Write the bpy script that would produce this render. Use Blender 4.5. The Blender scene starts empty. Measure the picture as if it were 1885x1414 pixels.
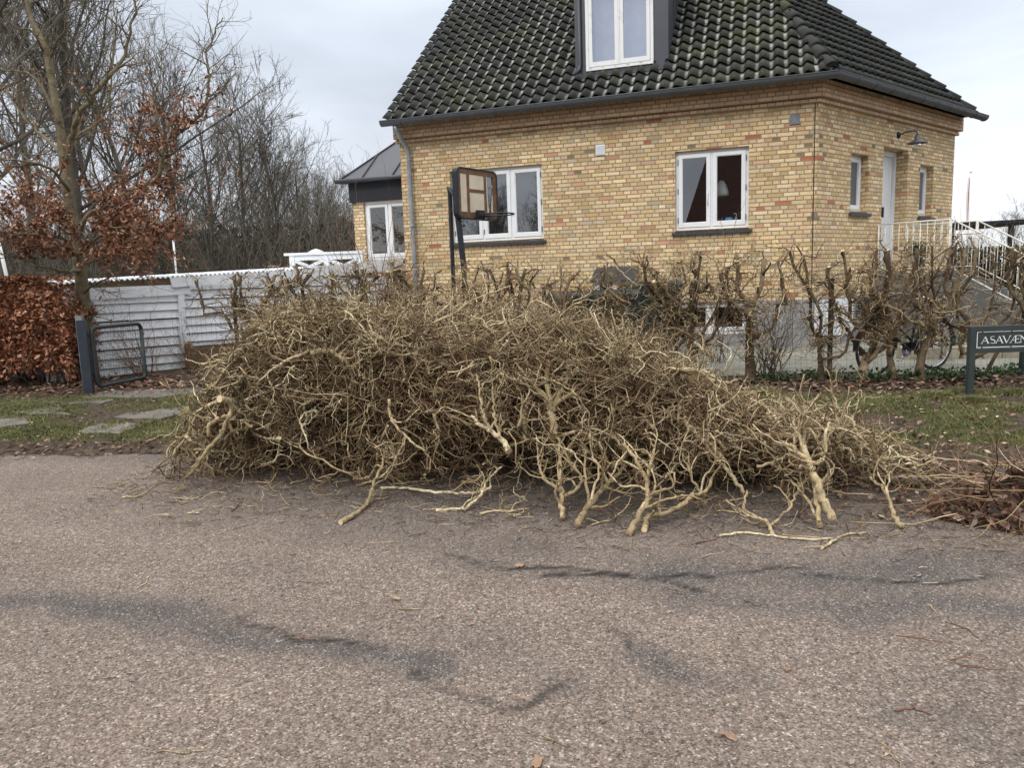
import bpy, math, random
import numpy as np
from math import sin, cos, radians, pi, atan2, sqrt
from mathutils import Vector, Matrix
sc = bpy.context.scene
COL = sc.collection
# ---------------------------------------------------------------- camera
IW, IH, FOC = 1885.0, 1414.0, 1387.5
PITCH, ROLL = .13778, .0344
CAM = np.array([0, 0, 1.5])
_r0 = np.array([1, 0, 0.]); _u0 = np.array([0, sin(PITCH), cos(PITCH)]); FW = np.array([0, cos(PITCH), -sin(PITCH)])
RC = cos(ROLL)*_r0 - sin(ROLL)*_u0; UC = cos(ROLL)*_u0 + sin(ROLL)*_r0
cd = bpy.data.cameras.new("camera"); cam = bpy.data.objects.new("camera", cd); COL.objects.link(cam)
cd.sensor_width = 36; cd.lens = 36*FOC/IW; cd.clip_end = 3000; cd.clip_start = .05
M = Matrix(((RC[0], UC[0], -FW[0], CAM[0]), (RC[1], UC[1], -FW[1], CAM[1]), (RC[2], UC[2], -FW[2], CAM[2]), (0, 0, 0, 1)))
cam.matrix_world = M
sc.camera = cam
# ---------------------------------------------------------------- world, sun, exposure
SUN_EL, SUN_AZ = radians(38), radians(215)      # behind and to the left of the camera
w = bpy.data.worlds.new("World"); sc.world = w; w.use_nodes = True
nt = w.node_tree; nt.nodes.clear()
out = nt.nodes.new('ShaderNodeOutputWorld'); bg = nt.nodes.new('ShaderNodeBackground')
sky = nt.nodes.new('ShaderNodeTexSky'); sky.sky_type = 'NISHITA'; sky.sun_disc = False
sky.sun_elevation = SUN_EL; sky.sun_rotation = SUN_AZ
tc = nt.nodes.new('ShaderNodeTexCoord'); sep = nt.nodes.new('ShaderNodeSeparateXYZ')
nt.links.new(tc.outputs['Generated'], sep.inputs[0])
def wn(t, **k):
    n = nt.nodes.new(t)
    for a, b in k.items(): setattr(n, a, b)
    return n
def wm(op, a, b=None, clamp=False):
    n = wn('ShaderNodeMath', operation=op); n.use_clamp = clamp
    for i, v in enumerate((a, b)):
        if v is None: continue
        if isinstance(v, (int, float)): n.inputs[i].default_value = v
        else: nt.links.new(v, n.inputs[i])
    return n.outputs[0]
# overcast brightness by elevation (cloud layer), colours divided by the background strength
STR = .1
elr = wn('ShaderNodeValToRGB'); nt.links.new(wm('MULTIPLY', sep.outputs[2], 1.0, True), elr.inputs[0])
cr = elr.color_ramp
cr.elements[0].position = 0.0; cr.elements[0].color = (.72, .74, .77, 1)
cr.elements[1].position = 1.0; cr.elements[1].color = (1.0, 1.0, 1.0, 1)
e = cr.elements.new(.10); e.color = (.74, .78, .85, 1)
e = cr.elements.new(.28); e.color = (.63, .69, .78, 1)
e = cr.elements.new(.5); e.color = (.84, .88, .94, 1)
# soft cloud pattern on the direction (stretched towards the horizon)
mp = wn('ShaderNodeMapping'); mp.inputs['Scale'].default_value = (1.6, 1.6, 6.0); mp.inputs['Rotation'].default_value = (.1, .15, .4)
nt.links.new(tc.outputs['Generated'], mp.inputs[0])
no = wn('ShaderNodeTexNoise'); no.inputs['Scale'].default_value = 1.3; no.inputs['Detail'].default_value = 5; no.inputs['Roughness'].default_value = .5
no.inputs['Distortion'].default_value = .4
nt.links.new(mp.outputs[0], no.inputs['Vector'])
clr = wn('ShaderNodeMapRange'); clr.inputs[1].default_value = .3; clr.inputs[2].default_value = .72; clr.inputs[3].default_value = .84; clr.inputs[4].default_value = 1.22
nt.links.new(no.outputs[0], clr.inputs[0])
# brighter thin cloud low on the right hand side
az = wm('MULTIPLY', sep.outputs[0], 1.0); low = wm('SUBTRACT', 1.0, wm('MULTIPLY', sep.outputs[2], 3.6), True)
br = wm('MULTIPLY', wm('MULTIPLY', wm('SUBTRACT', az, .18, True), low), 1.15)
fac = wm('ADD', clr.outputs[0], br)
mul = wn('ShaderNodeMix', data_type='RGBA', blend_type='MULTIPLY'); mul.inputs[0].default_value = 1
nt.links.new(elr.outputs[0], mul.inputs[6]); nt.links.new(fac, mul.inputs[7])
zen = wm('ADD', 1.0, wm('MULTIPLY', wm('SUBTRACT', sep.outputs[2], .38, True), 2.6))
mul2 = wn('ShaderNodeMix', data_type='RGBA', blend_type='MULTIPLY'); mul2.inputs[0].default_value = 1
nt.links.new(mul.outputs[2], mul2.inputs[6]); nt.links.new(wm('MULTIPLY', zen, 1/STR), mul2.inputs[7])
mx = wn('ShaderNodeMix', data_type='RGBA'); mx.inputs[0].default_value = .93
nt.links.new(sky.outputs[0], mx.inputs[6]); nt.links.new(mul2.outputs[2], mx.inputs[7])
nt.links.new(mx.outputs[2], bg.inputs[0]); bg.inputs[1].default_value = STR
nt.links.new(bg.outputs[0], out.inputs[0])
sl = bpy.data.lights.new("sun", 'SUN'); sl.energy = 1.2; sl.angle = radians(14); sl.color = (1, .96, .9)
so = bpy.data.objects.new("sun", sl); COL.objects.link(so)
sd = Vector((sin(SUN_AZ)*cos(SUN_EL), cos(SUN_AZ)*cos(SUN_EL), sin(SUN_EL)))
so.rotation_euler = sd.to_track_quat('Z', 'Y').to_euler()
sc.view_settings.view_transform = 'Standard'; sc.view_settings.look = 'None'
sc.view_settings.gamma = 1; sc.view_settings.exposure = 0.22
sc.cycles.max_bounces = 6; sc.cycles.diffuse_bounces = 2; sc.cycles.transparent_max_bounces = 12
# ---------------------------------------------------------------- calibration helpers
def ray(px, py): return (px-IW/2)/FOC*RC - (py-IH/2)/FOC*UC + FW
def at(px, py, Y): d = ray(px, py); return CAM + d*(Y/d[1])
def gz(y):
    return np.interp(y, [-100, 6.3, 8, 9.3, 12, 400], [0, 0, .075, .13, .236, .236])
def G(px, py):
    z = 0.
    for _ in range(12):
        d = ray(px, py); p = CAM + d*((z-CAM[2])/d[2]); z = float(gz(p[1]))
    return p
def onplane(px, py, P, n):
    d = ray(px, py); return CAM + d*(((P-CAM)@n)/(d@n))
# ---------------------------------------------------------------- value noise
class VN:
    def __init__(s, seed, n=256): s.t = np.random.RandomState(seed).rand(n, n); s.n = n
    def __call__(s, x, y, sc_):
        x = np.asarray(x)/sc_ + 1000; y = np.asarray(y)/sc_ + 1000
        i = np.floor(x).astype(int); j = np.floor(y).astype(int); fx = x-i; fy = y-j
        fx = fx*fx*(3-2*fx); fy = fy*fy*(3-2*fy); n = s.n
        t = s.t; a = t[i % n, j % n]; b = t[(i+1) % n, j % n]; c = t[i % n, (j+1) % n]; d = t[(i+1) % n, (j+1) % n]
        return (a*(1-fx)+b*fx)*(1-fy)+(c*(1-fx)+d*fx)*fy
    def fbm(s, x, y, sc_, o=4): return sum(s(x+17*k, y-9*k, sc_/2**k)*.5**k for k in range(o))/sum(.5**k for k in range(o))
N1, N2, N3 = VN(1), VN(2), VN(3)
# ---------------------------------------------------------------- materials
class Mt:
    def __init__(s, name, rough=.8, spec=.3, metal=0.):
        s.m = bpy.data.materials.new(name); s.m.use_nodes = True; s.nt = s.m.node_tree
        s.b = s.nt.nodes['Principled BSDF']; s.b.inputs['Roughness'].default_value = rough
        s.b.inputs['Specular IOR Level'].default_value = spec; s.b.inputs['Metallic'].default_value = metal
    def n(s, t, **k):
        n = s.nt.nodes.new(t)
        for a, b in k.items(): setattr(n, a, b)
        return n
    def put(s, v, inp):
        if isinstance(v, (int, float)): inp.default_value = v
        elif isinstance(v, tuple): inp.default_value = v if len(v) == 4 or inp.type == 'VECTOR' else (*v, 1)
        else: s.nt.links.new(v, inp)
    def m_(s, op, a, b=None, c=None, clamp=False):
        n = s.n('ShaderNodeMath', operation=op); n.use_clamp = clamp
        for i, v in enumerate((a, b, c)):
            if v is not None: s.put(v, n.inputs[i])
        return n.outputs[0]
    def uv(s):
        x = s.n('ShaderNodeSeparateXYZ'); s.nt.links.new(s.n('ShaderNodeUVMap').outputs[0], x.inputs[0]); return x.outputs[0], x.outputs[1]
    def obj(s): return s.n('ShaderNodeTexCoord').outputs['Object']
    def noise(s, scale, detail=4, rough=.6, vec=None, dist=0., dims='3D'):
        n = s.n('ShaderNodeTexNoise'); n.inputs['Scale'].default_value = scale; n.inputs['Detail'].default_value = detail
        n.inputs['Roughness'].default_value = rough; n.inputs['Distortion'].default_value = dist
        s.nt.links.new(vec if vec is not None else s.obj(), n.inputs['Vector']); return n.outputs[0]
    def ramp(s, f, stops, const=False):
        n = s.n('ShaderNodeValToRGB'); s.put(f, n.inputs[0]); c = n.color_ramp
        if const: c.interpolation = 'CONSTANT'
        while len(c.elements) < len(stops): c.elements.new(.5)
        for e, (p, col) in zip(c.elements, sorted(stops)):
            e.position = p; e.color = (*col, 1) if not isinstance(col, (int, float)) else (col, col, col, 1)
        return n.outputs[0]
    def mix(s, f, a, b, mode='MIX'):
        n = s.n('ShaderNodeMix', data_type='RGBA', blend_type=mode); s.put(f, n.inputs[0]); s.put(a, n.inputs[6]); s.put(b, n.inputs[7]); return n.outputs[2]
    def rng(s, f, a, b, c, d):
        n = s.n('ShaderNodeMapRange'); s.put(f, n.inputs[0])
        for i, v in enumerate((a, b, c, d)): n.inputs[i+1].default_value = v
        return n.outputs[0]
    def col(s, v): s.put(v, s.b.inputs['Base Color']); return s
    def bump(s, h, dist=.005, strength=1.):
        n = s.n('ShaderNodeBump'); n.inputs['Distance'].default_value = dist; n.inputs['Strength'].default_value = strength
        s.put(h, n.inputs['Height']); s.nt.links.new(n.outputs[0], s.b.inputs['Normal']); return s
def plain(name, c, rough=.6, spec=.4, metal=0., var=.18, scale=6, bump=.0):
    m = Mt(name, rough, spec, metal)
    nz = m.noise(scale, 5, .65)
    m.col(m.mix(m.rng(nz, .3, .7, 0, 1), tuple(x*(1-var) for x in c), tuple(min(1, x*(1+var)) for x in c)))
    if bump: m.bump(nz, bump)
    return m.m
def brick_mat(pink=False):
    m = Mt('pink_cornice_brick' if pink else 'yellow_brick', .85, .2); u, v = m.uv()
    row = m.m_('FLOOR', m.m_('DIVIDE', v, .0667)); par = m.m_('MODULO', m.m_('ADD', row, 200.), 2.)
    half = m.m_('MODULO', m.m_('FLOOR', m.m_('DIVIDE', m.m_('ADD', row, 200.), 2.)), 2.)
    wd = m.m_('SUBTRACT', .24, m.m_('MULTIPLY', par, .12))
    inv = m.m_('SUBTRACT', 1., par)
    off = m.m_('ADD', m.m_('MULTIPLY', m.m_('MULTIPLY', inv, half), .12), m.m_('MULTIPLY', par, .06))
    rj = m.n('ShaderNodeTexWhiteNoise', noise_dimensions='1D'); m.put(row, rj.inputs['W'])
    off = m.m_('ADD', off, m.m_('MULTIPLY', m.m_('SUBTRACT', rj.outputs[0], .5), .02))
    U = m.m_('DIVIDE', m.m_('ADD', m.m_('ADD', u, off), 24.), wd); ub = m.m_('FLOOR', U); fu = m.m_('SUBTRACT', U, ub)
    du = m.m_('MULTIPLY', m.m_('MINIMUM', fu, m.m_('SUBTRACT', 1., fu)), wd)
    V = m.m_('DIVIDE', v, .0667); fv = m.m_('SUBTRACT', V, m.m_('FLOOR', V))
    dv = m.m_('MULTIPLY', m.m_('MINIMUM', fv, m.m_('SUBTRACT', 1., fv)), .0667)
    d = m.m_('MINIMUM', du, dv)
    ob = m.obj()
    jit = m.m_('MULTIPLY', m.m_('SUBTRACT', m.noise(28, 3, .6, ob), .5), .008)
    d = m.m_('ADD', d, jit)
    mask = m.rng(d, .0058, .0098, 0, 1)
    cmb = m.n('ShaderNodeCombineXYZ'); m.put(ub, cmb.inputs[0]); m.put(row, cmb.inputs[1]); m.put(par, cmb.inputs[2])
    wn_ = m.n('ShaderNodeTexWhiteNoise'); m.put(cmb.outputs[0], wn_.inputs[0])
    c = m.ramp(wn_.outputs[0], [(0, (.68, .50, .275)), (.16, (.75, .58, .345)), (.36, (.60, .435, .22)), (.48, (.78, .63, .405)), (.64, (.65, .48, .265)), (.74, (.67, .465, .295)), (.80, (.53, .41, .23)), (.85, (.60, .34, .21)), (.88, (.56, .48, .33)), (.925, (.70, .53, .34)), (.975, (.48, .18, .11)), (.987, (.27, .22, .14))], True)
    sp = m.n('ShaderNodeSeparateColor'); m.put(wn_.outputs[1], sp.inputs[0])
    val = m.rng(sp.outputs[1], 0, 1, .82, 1.14)
    c = m.mix(1., c, val, 'MULTIPLY')
    # streaks of red clay running through some bricks, fine grain
    st = m.noise(9, 4, .7, ob, 1.5)
    c = m.mix(m.m_('MULTIPLY', m.rng(st, .54, .64, 0, .55), m.rng(sp.outputs[2], .35, .5, 0, 1)), c, (.56, .28, .16))
    c = m.mix(1., c, m.rng(m.noise(55, 4, .75, ob), .25, .75, .72, 1.24), 'MULTIPLY')
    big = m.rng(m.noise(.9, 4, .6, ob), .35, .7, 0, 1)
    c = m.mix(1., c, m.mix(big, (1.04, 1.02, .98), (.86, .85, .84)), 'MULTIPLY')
    top_tone = m.m_('MULTIPLY', m.rng(v, 3.7, 4.1, 0, 1), m.rng(m.noise(3.5, 5, .7, ob), .42, .6, 0, .5)); c = m.mix(top_tone, c, (.20, .15, .11))  # patchy darker brown towards the top of the wall
    if pink: c = m.mix(.55, c, m.mix(wn_.outputs[0], (.78, .50, .33), (.60, .40, .27)))
    mort = m.mix(m.noise(5, 3, .6, ob), (.20, .15, .095), (.37, .285, .19))
    m.col(m.mix(mask, mort, c))
    m.bump(m.m_('ADD', m.m_('MULTIPLY', mask, .8), m.m_('MULTIPLY', m.noise(70, 3, .7, ob), .35)), .006, .8)
    return m.m
def tile_mat(name, lich, moss):
    m = Mt(name, .75, .3); u, v = m.uv(); ob = m.obj()
    fu = m.m_('FRACT', u); fv = m.m_('FRACT', v)
    base = m.mix(m.rng(m.noise(3, 4, .6, ob), .35, .7, 0, 1), (.022, .024, .022), (.046, .048, .042))
    cmb = m.n('ShaderNodeCombineXYZ'); m.put(m.m_('FLOOR', u), cmb.inputs[0]); m.put(m.m_('FLOOR', v), cmb.inputs[1])
    wn_ = m.n('ShaderNodeTexWhiteNoise'); m.put(cmb.outputs[0], wn_.inputs[0])
    base = m.mix(1., base, m.rng(wn_.outputs[0], 0, 1, .72, 1.25), 'MULTIPLY')
    if lich:
        dist = m.m_('ABSOLUTE', m.m_('SUBTRACT', fu, m.m_('ADD', .80, m.m_('MULTIPLY', m.m_('SUBTRACT', m.noise(7, 2, .5, ob), .5), .16))))
        band = m.rng(dist, .06, .16, 1, 0)
        sp = m.rng(m.noise(42, 4, .75, ob), .36, .52, 0, 1)
        reg = m.m_('MULTIPLY', m.rng(m.noise(.7, 3, .6, ob), .3, .55, .25, 1), m.rng(m.noise(3.2, 4, .7, ob), .35, .55, .35, 1))
        lm = m.m_('MULTIPLY', m.m_('MULTIPLY', band, sp), reg)
        base = m.mix(m.m_('MULTIPLY', lm, lich), base, m.mix(m.noise(4, 2, .5, ob), (.58, .59, .56), (.40, .42, .36)))
    # moss: olive patches, denser towards larger u (the hip side)
    mo = m.m_('ADD', m.rng(m.noise(1.1, 5, .7, ob), .50, .68, 0, 1), m.rng(m.m_('ABSOLUTE', u), 0, 15, .22 if lich else 0, 0), None, True)
    mo2 = m.rng(m.noise(26, 3, .7, ob), .4, .62, 0, 1)
    base = m.mix(m.m_('MULTIPLY', m.m_('MULTIPLY', mo, mo2), moss), base, m.mix(m.noise(9, 2, .5, ob), (.10, .105, .018), (.20, .19, .04)))
    m.col(base); m.bump(m.noise(60, 4, .7, ob), .003, .5); return m.m
def rnd_mat(name, stops, rough=.8, spec=.2, nscale=8., nvar=.35, bump=0., trans=0., lich=False):
    """colour from the random number every piece keeps in its uv"""
    m = Mt(name, rough, spec); u, v = m.uv()
    c = m.ramp(u, stops)
    c = m.mix(1., c, m.rng(m.noise(nscale, 4, .7), .3, .7, 1-nvar, 1+nvar), 'MULTIPLY')
    if lich:
        c = m.mix(m.rng(m.noise(31, 4, .75, None, .6), .52, .62, 0, .75), c, (.085, .066, .045)); c = m.mix(m.rng(m.noise(17, 5, .75), .56, .66, 0, .6), c, (.30, .30, .20))
    m.col(c)
    if bump: m.bump(m.noise(nscale*4, 4, .7), bump)
    if trans:
        try: m.b.inputs['Subsurface Weight'].default_value = 0
        except Exception: pass
    return m.m
def glass_mat(name, refl=.12, tint=(.95, .97, 1), rough=.0, frost=False):
    m = bpy.data.materials.new(name); m.use_nodes = True; t = m.node_tree; t.nodes.clear()
    o = t.nodes.new('ShaderNodeOutputMaterial'); mx = t.nodes.new('ShaderNodeMixShader'); gl = t.nodes.new('ShaderNodeBsdfGlossy')
    gl.inputs['Roughness'].default_value = rough
    lw = t.nodes.new('ShaderNodeFresnel'); lw.inputs[0].default_value = 1.5
    ad = t.nodes.new('ShaderNodeMath'); ad.operation = 'ADD'; ad.inputs[1].default_value = refl; ad.use_clamp = True
    t.links.new(lw.outputs[0], ad.inputs[0])
    gl.inputs['Color'].default_value = (*tint, 1)
    if frost:
        tr = t.nodes.new('ShaderNodeBsdfTranslucent'); tr.inputs[0].default_value = (.42, .45, .46, 1)
        d2 = t.nodes.new('ShaderNodeBsdfDiffuse'); d2.inputs[0].default_value = (.11, .12, .125, 1)
        m2 = t.nodes.new('ShaderNodeMixShader'); t.links.new(tr.outputs[0], m2.inputs[1]); t.links.new(d2.outputs[0], m2.inputs[2]); tr = m2
        vo = t.nodes.new('ShaderNodeTexVoronoi'); vo.inputs['Scale'].default_value = 60; bm = t.nodes.new('ShaderNodeBump'); bm.inputs['Distance'].default_value = .01
        co = t.nodes.new('ShaderNodeTexCoord'); t.links.new(co.outputs['Object'], vo.inputs['Vector']); t.links.new(vo.outputs[0], bm.inputs['Height'])
        t.links.new(bm.outputs[0], gl.inputs['Normal']); t.links.new(bm.outputs[0], d2.inputs['Normal'])
    else:
        tr = t.nodes.new('ShaderNodeBsdfTransparent'); tr.inputs[0].default_value = (.72, .76, .76, 1)
    t.links.new(ad.outputs[0], mx.inputs[0]); t.links.new(tr.outputs[0], mx.inputs[1]); t.links.new(gl.outputs[0], mx.inputs[2]); t.links.new(mx.outputs[0], o.inputs[0])
    return m
# ---------------------------------------------------------------- mesh builder
rs = np.random.RandomState(7)
class MB:
    def __init__(s): s.v = []; s.f = []; s.nv = 0
    def add(s, verts, faces, mat=0, uv=None, smooth=False):
        """verts (n,3); faces (m,k); uv None | (m,k,2) | per-face scalar (m,)"""
        verts = np.asarray(verts, float).reshape(-1, 3); faces = np.asarray(faces, int)
        if faces.ndim == 1: faces = faces[None]
        k = faces.shape[1]
        if uv is None: uv = np.full((len(faces), k, 2), rs.rand())
        else:
            uv = np.asarray(uv, float)
            if uv.ndim == 1: uv = np.repeat(np.repeat(uv[:, None, None], k, 1), 2, 2)
        s.v.append(verts); s.f.append((faces + s.nv, mat, uv, smooth)); s.nv += len(verts); return s
    def obox(s, o, ax, ay, az, mat=0, uv=None):
        o, ax, ay, az = [np.asarray(x, float) for x in (o, ax, ay, az)]
        P = [o, o+ax, o+ax+ay, o+ay, o+az, o+ax+az, o+ax+ay+az, o+ay+az]
        F = np.array([[0, 3, 2, 1], [4, 5, 6, 7], [0, 1, 5, 4], [1, 2, 6, 5], [2, 3, 7, 6], [3, 0, 4, 7]])
        if np.dot(np.cross(ax, ay), az) < 0: F = F[:, ::-1]
        if uv is not None:                     # uv = function of a world point
            P_ = np.array(P); U = np.array([uv(p) for p in P_]); return s.add(P, F, mat, U[F])
        return s.add(P, F, mat)
    def box(s, c, size, rz=0., mat=0):
        c = np.asarray(c, float); R = np.array([[cos(rz), -sin(rz), 0], [sin(rz), cos(rz), 0], [0, 0, 1]])
        a = [R[:, i]*size[i] for i in range(3)]
        return s.obox(c-(a[0]+a[1]+a[2])/2, *a, mat=mat)
    def tubes(s, pts, rad, sides=3, mat=0, cap=None, val=None, caps=(True, True)):
        pts = np.asarray(pts, float)
        if pts.ndim == 2: pts = pts[None]
        N, P, _ = pts.shape
        if N == 0: return s
        rad = np.asarray(rad, float)
        if rad.ndim == 0: rad = np.full((N, P), float(rad))
        if rad.ndim == 1: rad = np.repeat(rad[None], N, 0)
        t = np.empty_like(pts); t[:, 1:-1] = pts[:, 2:]-pts[:, :-2]; t[:, 0] = pts[:, 1]-pts[:, 0]; t[:, -1] = pts[:, -1]-pts[:, -2]
        t /= np.linalg.norm(t, axis=2, keepdims=True)+1e-12
        mt = np.abs(t.mean(1)); ref = np.eye(3)[np.argmin(mt, 1)][:, None, :]
        u = np.cross(t, ref); u /= np.linalg.norm(u, axis=2, keepdims=True)+1e-12; v = np.cross(t, u)
        a = np.arange(sides)*2*pi/sides
        V = pts[:, :, None]+rad[:, :, None, None]*(np.cos(a)[None, None, :, None]*u[:, :, None]+np.sin(a)[None, None, :, None]*v[:, :, None])
        idx = np.arange(N*P*sides).reshape(N, P, sides); nx = np.roll(idx, -1, 2)
        F = np.stack([idx[:, :-1], nx[:, :-1], nx[:, 1:], idx[:, 1:]], -1).reshape(-1, 4)
        val = rs.rand(N) if val is None else np.asarray(val)*np.ones(N)
        s.add(V.reshape(-1, 3), F, mat, np.repeat(val, (P-1)*sides), sides > 3)
        base = s.nv-N*P*sides
        cm = mat if cap is None else cap
        for on, k in zip(caps, (0, P-1)):
            if on and sides > 3:
                C_ = idx[:, k] if k else idx[:, k, ::-1]
                s.f.append((C_+base, cm, np.repeat(np.repeat(val[:, None, None], sides, 1), 2, 2), False))
        return s
    def cyl(s, p0, p1, r0, r1=None, sides=12, mat=0):
        return s.tubes(np.array([[p0, p1]], float), np.array([[r0, r0 if r1 is None else r1]]), sides, mat)
    def lathe(s, c, prof, sides=20, mat=0, axis=(0, 0, 1)):
        az = np.asarray(axis, float); az /= np.linalg.norm(az); ref = np.array([1, 0, 0]) if abs(az[0]) < .8 else np.array([0, 1, 0])
        ax = np.cross(az, ref); ax /= np.linalg.norm(ax); ay = np.cross(az, ax); a = np.arange(sides)*2*pi/sides
        V = np.array([[np.asarray(c)+az*z+r*(cos(t)*ax+sin(t)*ay) for t in a] for r, z in prof]).reshape(-1, 3)
        F = [[i*sides+j, i*sides+(j+1) % sides, (i+1)*sides+(j+1) % sides, (i+1)*sides+j] for i in range(len(prof)-1) for j in range(sides)]
        return s.add(V, F, mat, None, True)
    def build(s, name, mats, parent=None, **props):
        me = bpy.data.meshes.new(name)
        V = np.concatenate(s.v); me.vertices.add(len(V)); me.vertices.foreach_set('co', V.ravel())
        L = []; tot = []; mi = []; sm = []; UVs = []
        for f, m_, uv, smo in s.f:
            L.append(f.ravel()); tot.append(np.full(len(f), f.shape[1])); mi.append(np.full(len(f), m_)); sm.append(np.full(len(f), smo)); UVs.append(uv.reshape(-1, 2))
        L = np.concatenate(L); tot = np.concatenate(tot)
        me.loops.add(len(L)); me.loops.foreach_set('vertex_index', L)
        me.polygons.add(len(tot)); st = np.concatenate([[0], np.cumsum(tot)[:-1]])
        me.polygons.foreach_set('loop_start', st); me.polygons.foreach_set('loop_total', tot)
        me.polygons.foreach_set('material_index', np.concatenate(mi)); me.polygons.foreach_set('use_smooth', np.concatenate(sm))
        ul = me.uv_layers.new(name='UVMap'); ul.data.foreach_set('uv', np.concatenate(UVs).ravel())
        me.update(calc_edges=True); me.validate()
        for m_ in (mats if isinstance(mats, (list, tuple)) else [mats]): me.materials.append(m_)
        o = bpy.data.objects.new(name, me); COL.objects.link(o)
        if parent is not None:
            o.parent = parent; bpy.context.view_layer.update(); o.matrix_parent_inverse = parent.matrix_world.inverted() if parent.parent is None and parent.type == 'EMPTY' else Matrix.Identity(4)
        for k, v_ in props.items(): o[k] = v_
        return o
def empty(name, loc, **props):
    o = bpy.data.objects.new(name, None); COL.objects.link(o); o.location = tuple(map(float, loc))
    for k, v in props.items(): o[k] = v
    o.empty_display_size = .2
    return o
# ---------------------------------------------------------------- growth
def nrm(v): return v/(np.linalg.norm(v, axis=-1, keepdims=True)+1e-12)
def grow(R, S, D, L, r0, r1, n, wob, trop=(0, 0, 0)):
    S = np.atleast_2d(S).astype(float); D = nrm(np.atleast_2d(D).astype(float)); N = len(S)
    L = np.ones(N)*L; P = np.empty((N, n+1, 3)); P[:, 0] = S
    for i in range(n):
        D = nrm(D+R.randn(N, 3)*wob+np.asarray(trop))
        P[:, i+1] = P[:, i]+D*(L/n*(.7+.6*R.rand(N)))[:, None]
    t = np.linspace(0, 1, n+1)[None]
    return P, (np.ones(N)*r0)[:, None]*(1-t)+(np.ones(N)*r1)[:, None]*t
def spawn(R, P, rad, k, t0, t1, ang, jit=.25):
    N, n, _ = P.shape
    t = t0+(t1-t0)*(np.arange(k)[None]+R.rand(N, k))/k
    x = t*(n-1); i = np.minimum(x.astype(int), n-2); f = (x-i)[..., None]; a = np.arange(N)[:, None]
    S = P[a, i]*(1-f)+P[a, i+1]*f; T = nrm(P[a, i+1]-P[a, i]); rr = rad[a, i]*(1-f[..., 0])+rad[a, i+1]*f[..., 0]
    pr = nrm(np.cross(T, nrm(R.randn(N, k, 3)))); an = ang*(1+jit*R.randn(N, k))[..., None]
    D = T*np.cos(an)+pr*np.sin(an)
    Lp = np.linalg.norm(P[:, 1:]-P[:, :-1], axis=2).sum(1)[:, None]*np.ones((1, k))
    return S.reshape(-1, 3), D.reshape(-1, 3), rr.ravel(), t.ravel(), Lp.ravel()
def clampz(P):
    P[..., 2] = np.maximum(P[..., 2], gz(P[..., 1])+.012); return P
# ---------------------------------------------------------------- common materials
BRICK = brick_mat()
ZINC = plain('dark_zinc', (.095, .102, .112), .5, .4, .2, .15, 3)
ZROOF = plain('zinc_roof', (.055, .058, .068), .42, .5, .3, .12, 2)
GALV = plain('galvanised_pipe', (.30, .33, .35), .45, .5, .5, .25, 14)
WHITE = plain('white_paint', (.78, .79, .80), .45, .4, 0, .05, 4)
WOLD = Mt('old_white_paint', .6, .3); _n = WOLD.noise(5, 5, .7); WOLD.col(WOLD.mix(WOLD.rng(_n, .55, .72, 0, .7), (.76, .77, .76), (.42, .42, .34))); WOLD = WOLD.m
BLACK = plain('black_metal', (.018, .022, .028), .5, .4, .2, .2, 8)
SLATE = plain('slate_sill', (.05, .052, .058), .6, .3, 0, .2, 9, .002)
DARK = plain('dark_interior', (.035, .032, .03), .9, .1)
CONC = Mt('grey_concrete', .9, .2); _n = CONC.noise(2.2, 6, .65); CONC.col(CONC.mix(CONC.rng(_n, .3, .7, 0, 1), (.095, .092, .086), (.19, .18, .165))).bump(CONC.noise(40, 4), .003); CONC = CONC.m
PLINTH = plain('grey_render', (.27, .265, .26), .9, .15, 0, .12, 3, .002)
CHARC = plain('charcoal_paint', (.016, .017, .021), .55, .3, 0, .2, 5)
TILE_F = tile_mat('lichen_roof_tile', .95, .50); TILE_R = tile_mat('dark_roof_tile', 0, .12); TILE_H = tile_mat('hip_tile_moss', 0, .9)
GL1 = glass_mat('window_glass', .13); GL2 = glass_mat('window_glass_bright', .20); GL3 = glass_mat('dormer_glass', .42, (.86, .88, 1.)); FROST = glass_mat('frosted_glass', .06, rough=.25, frost=True)

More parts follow.
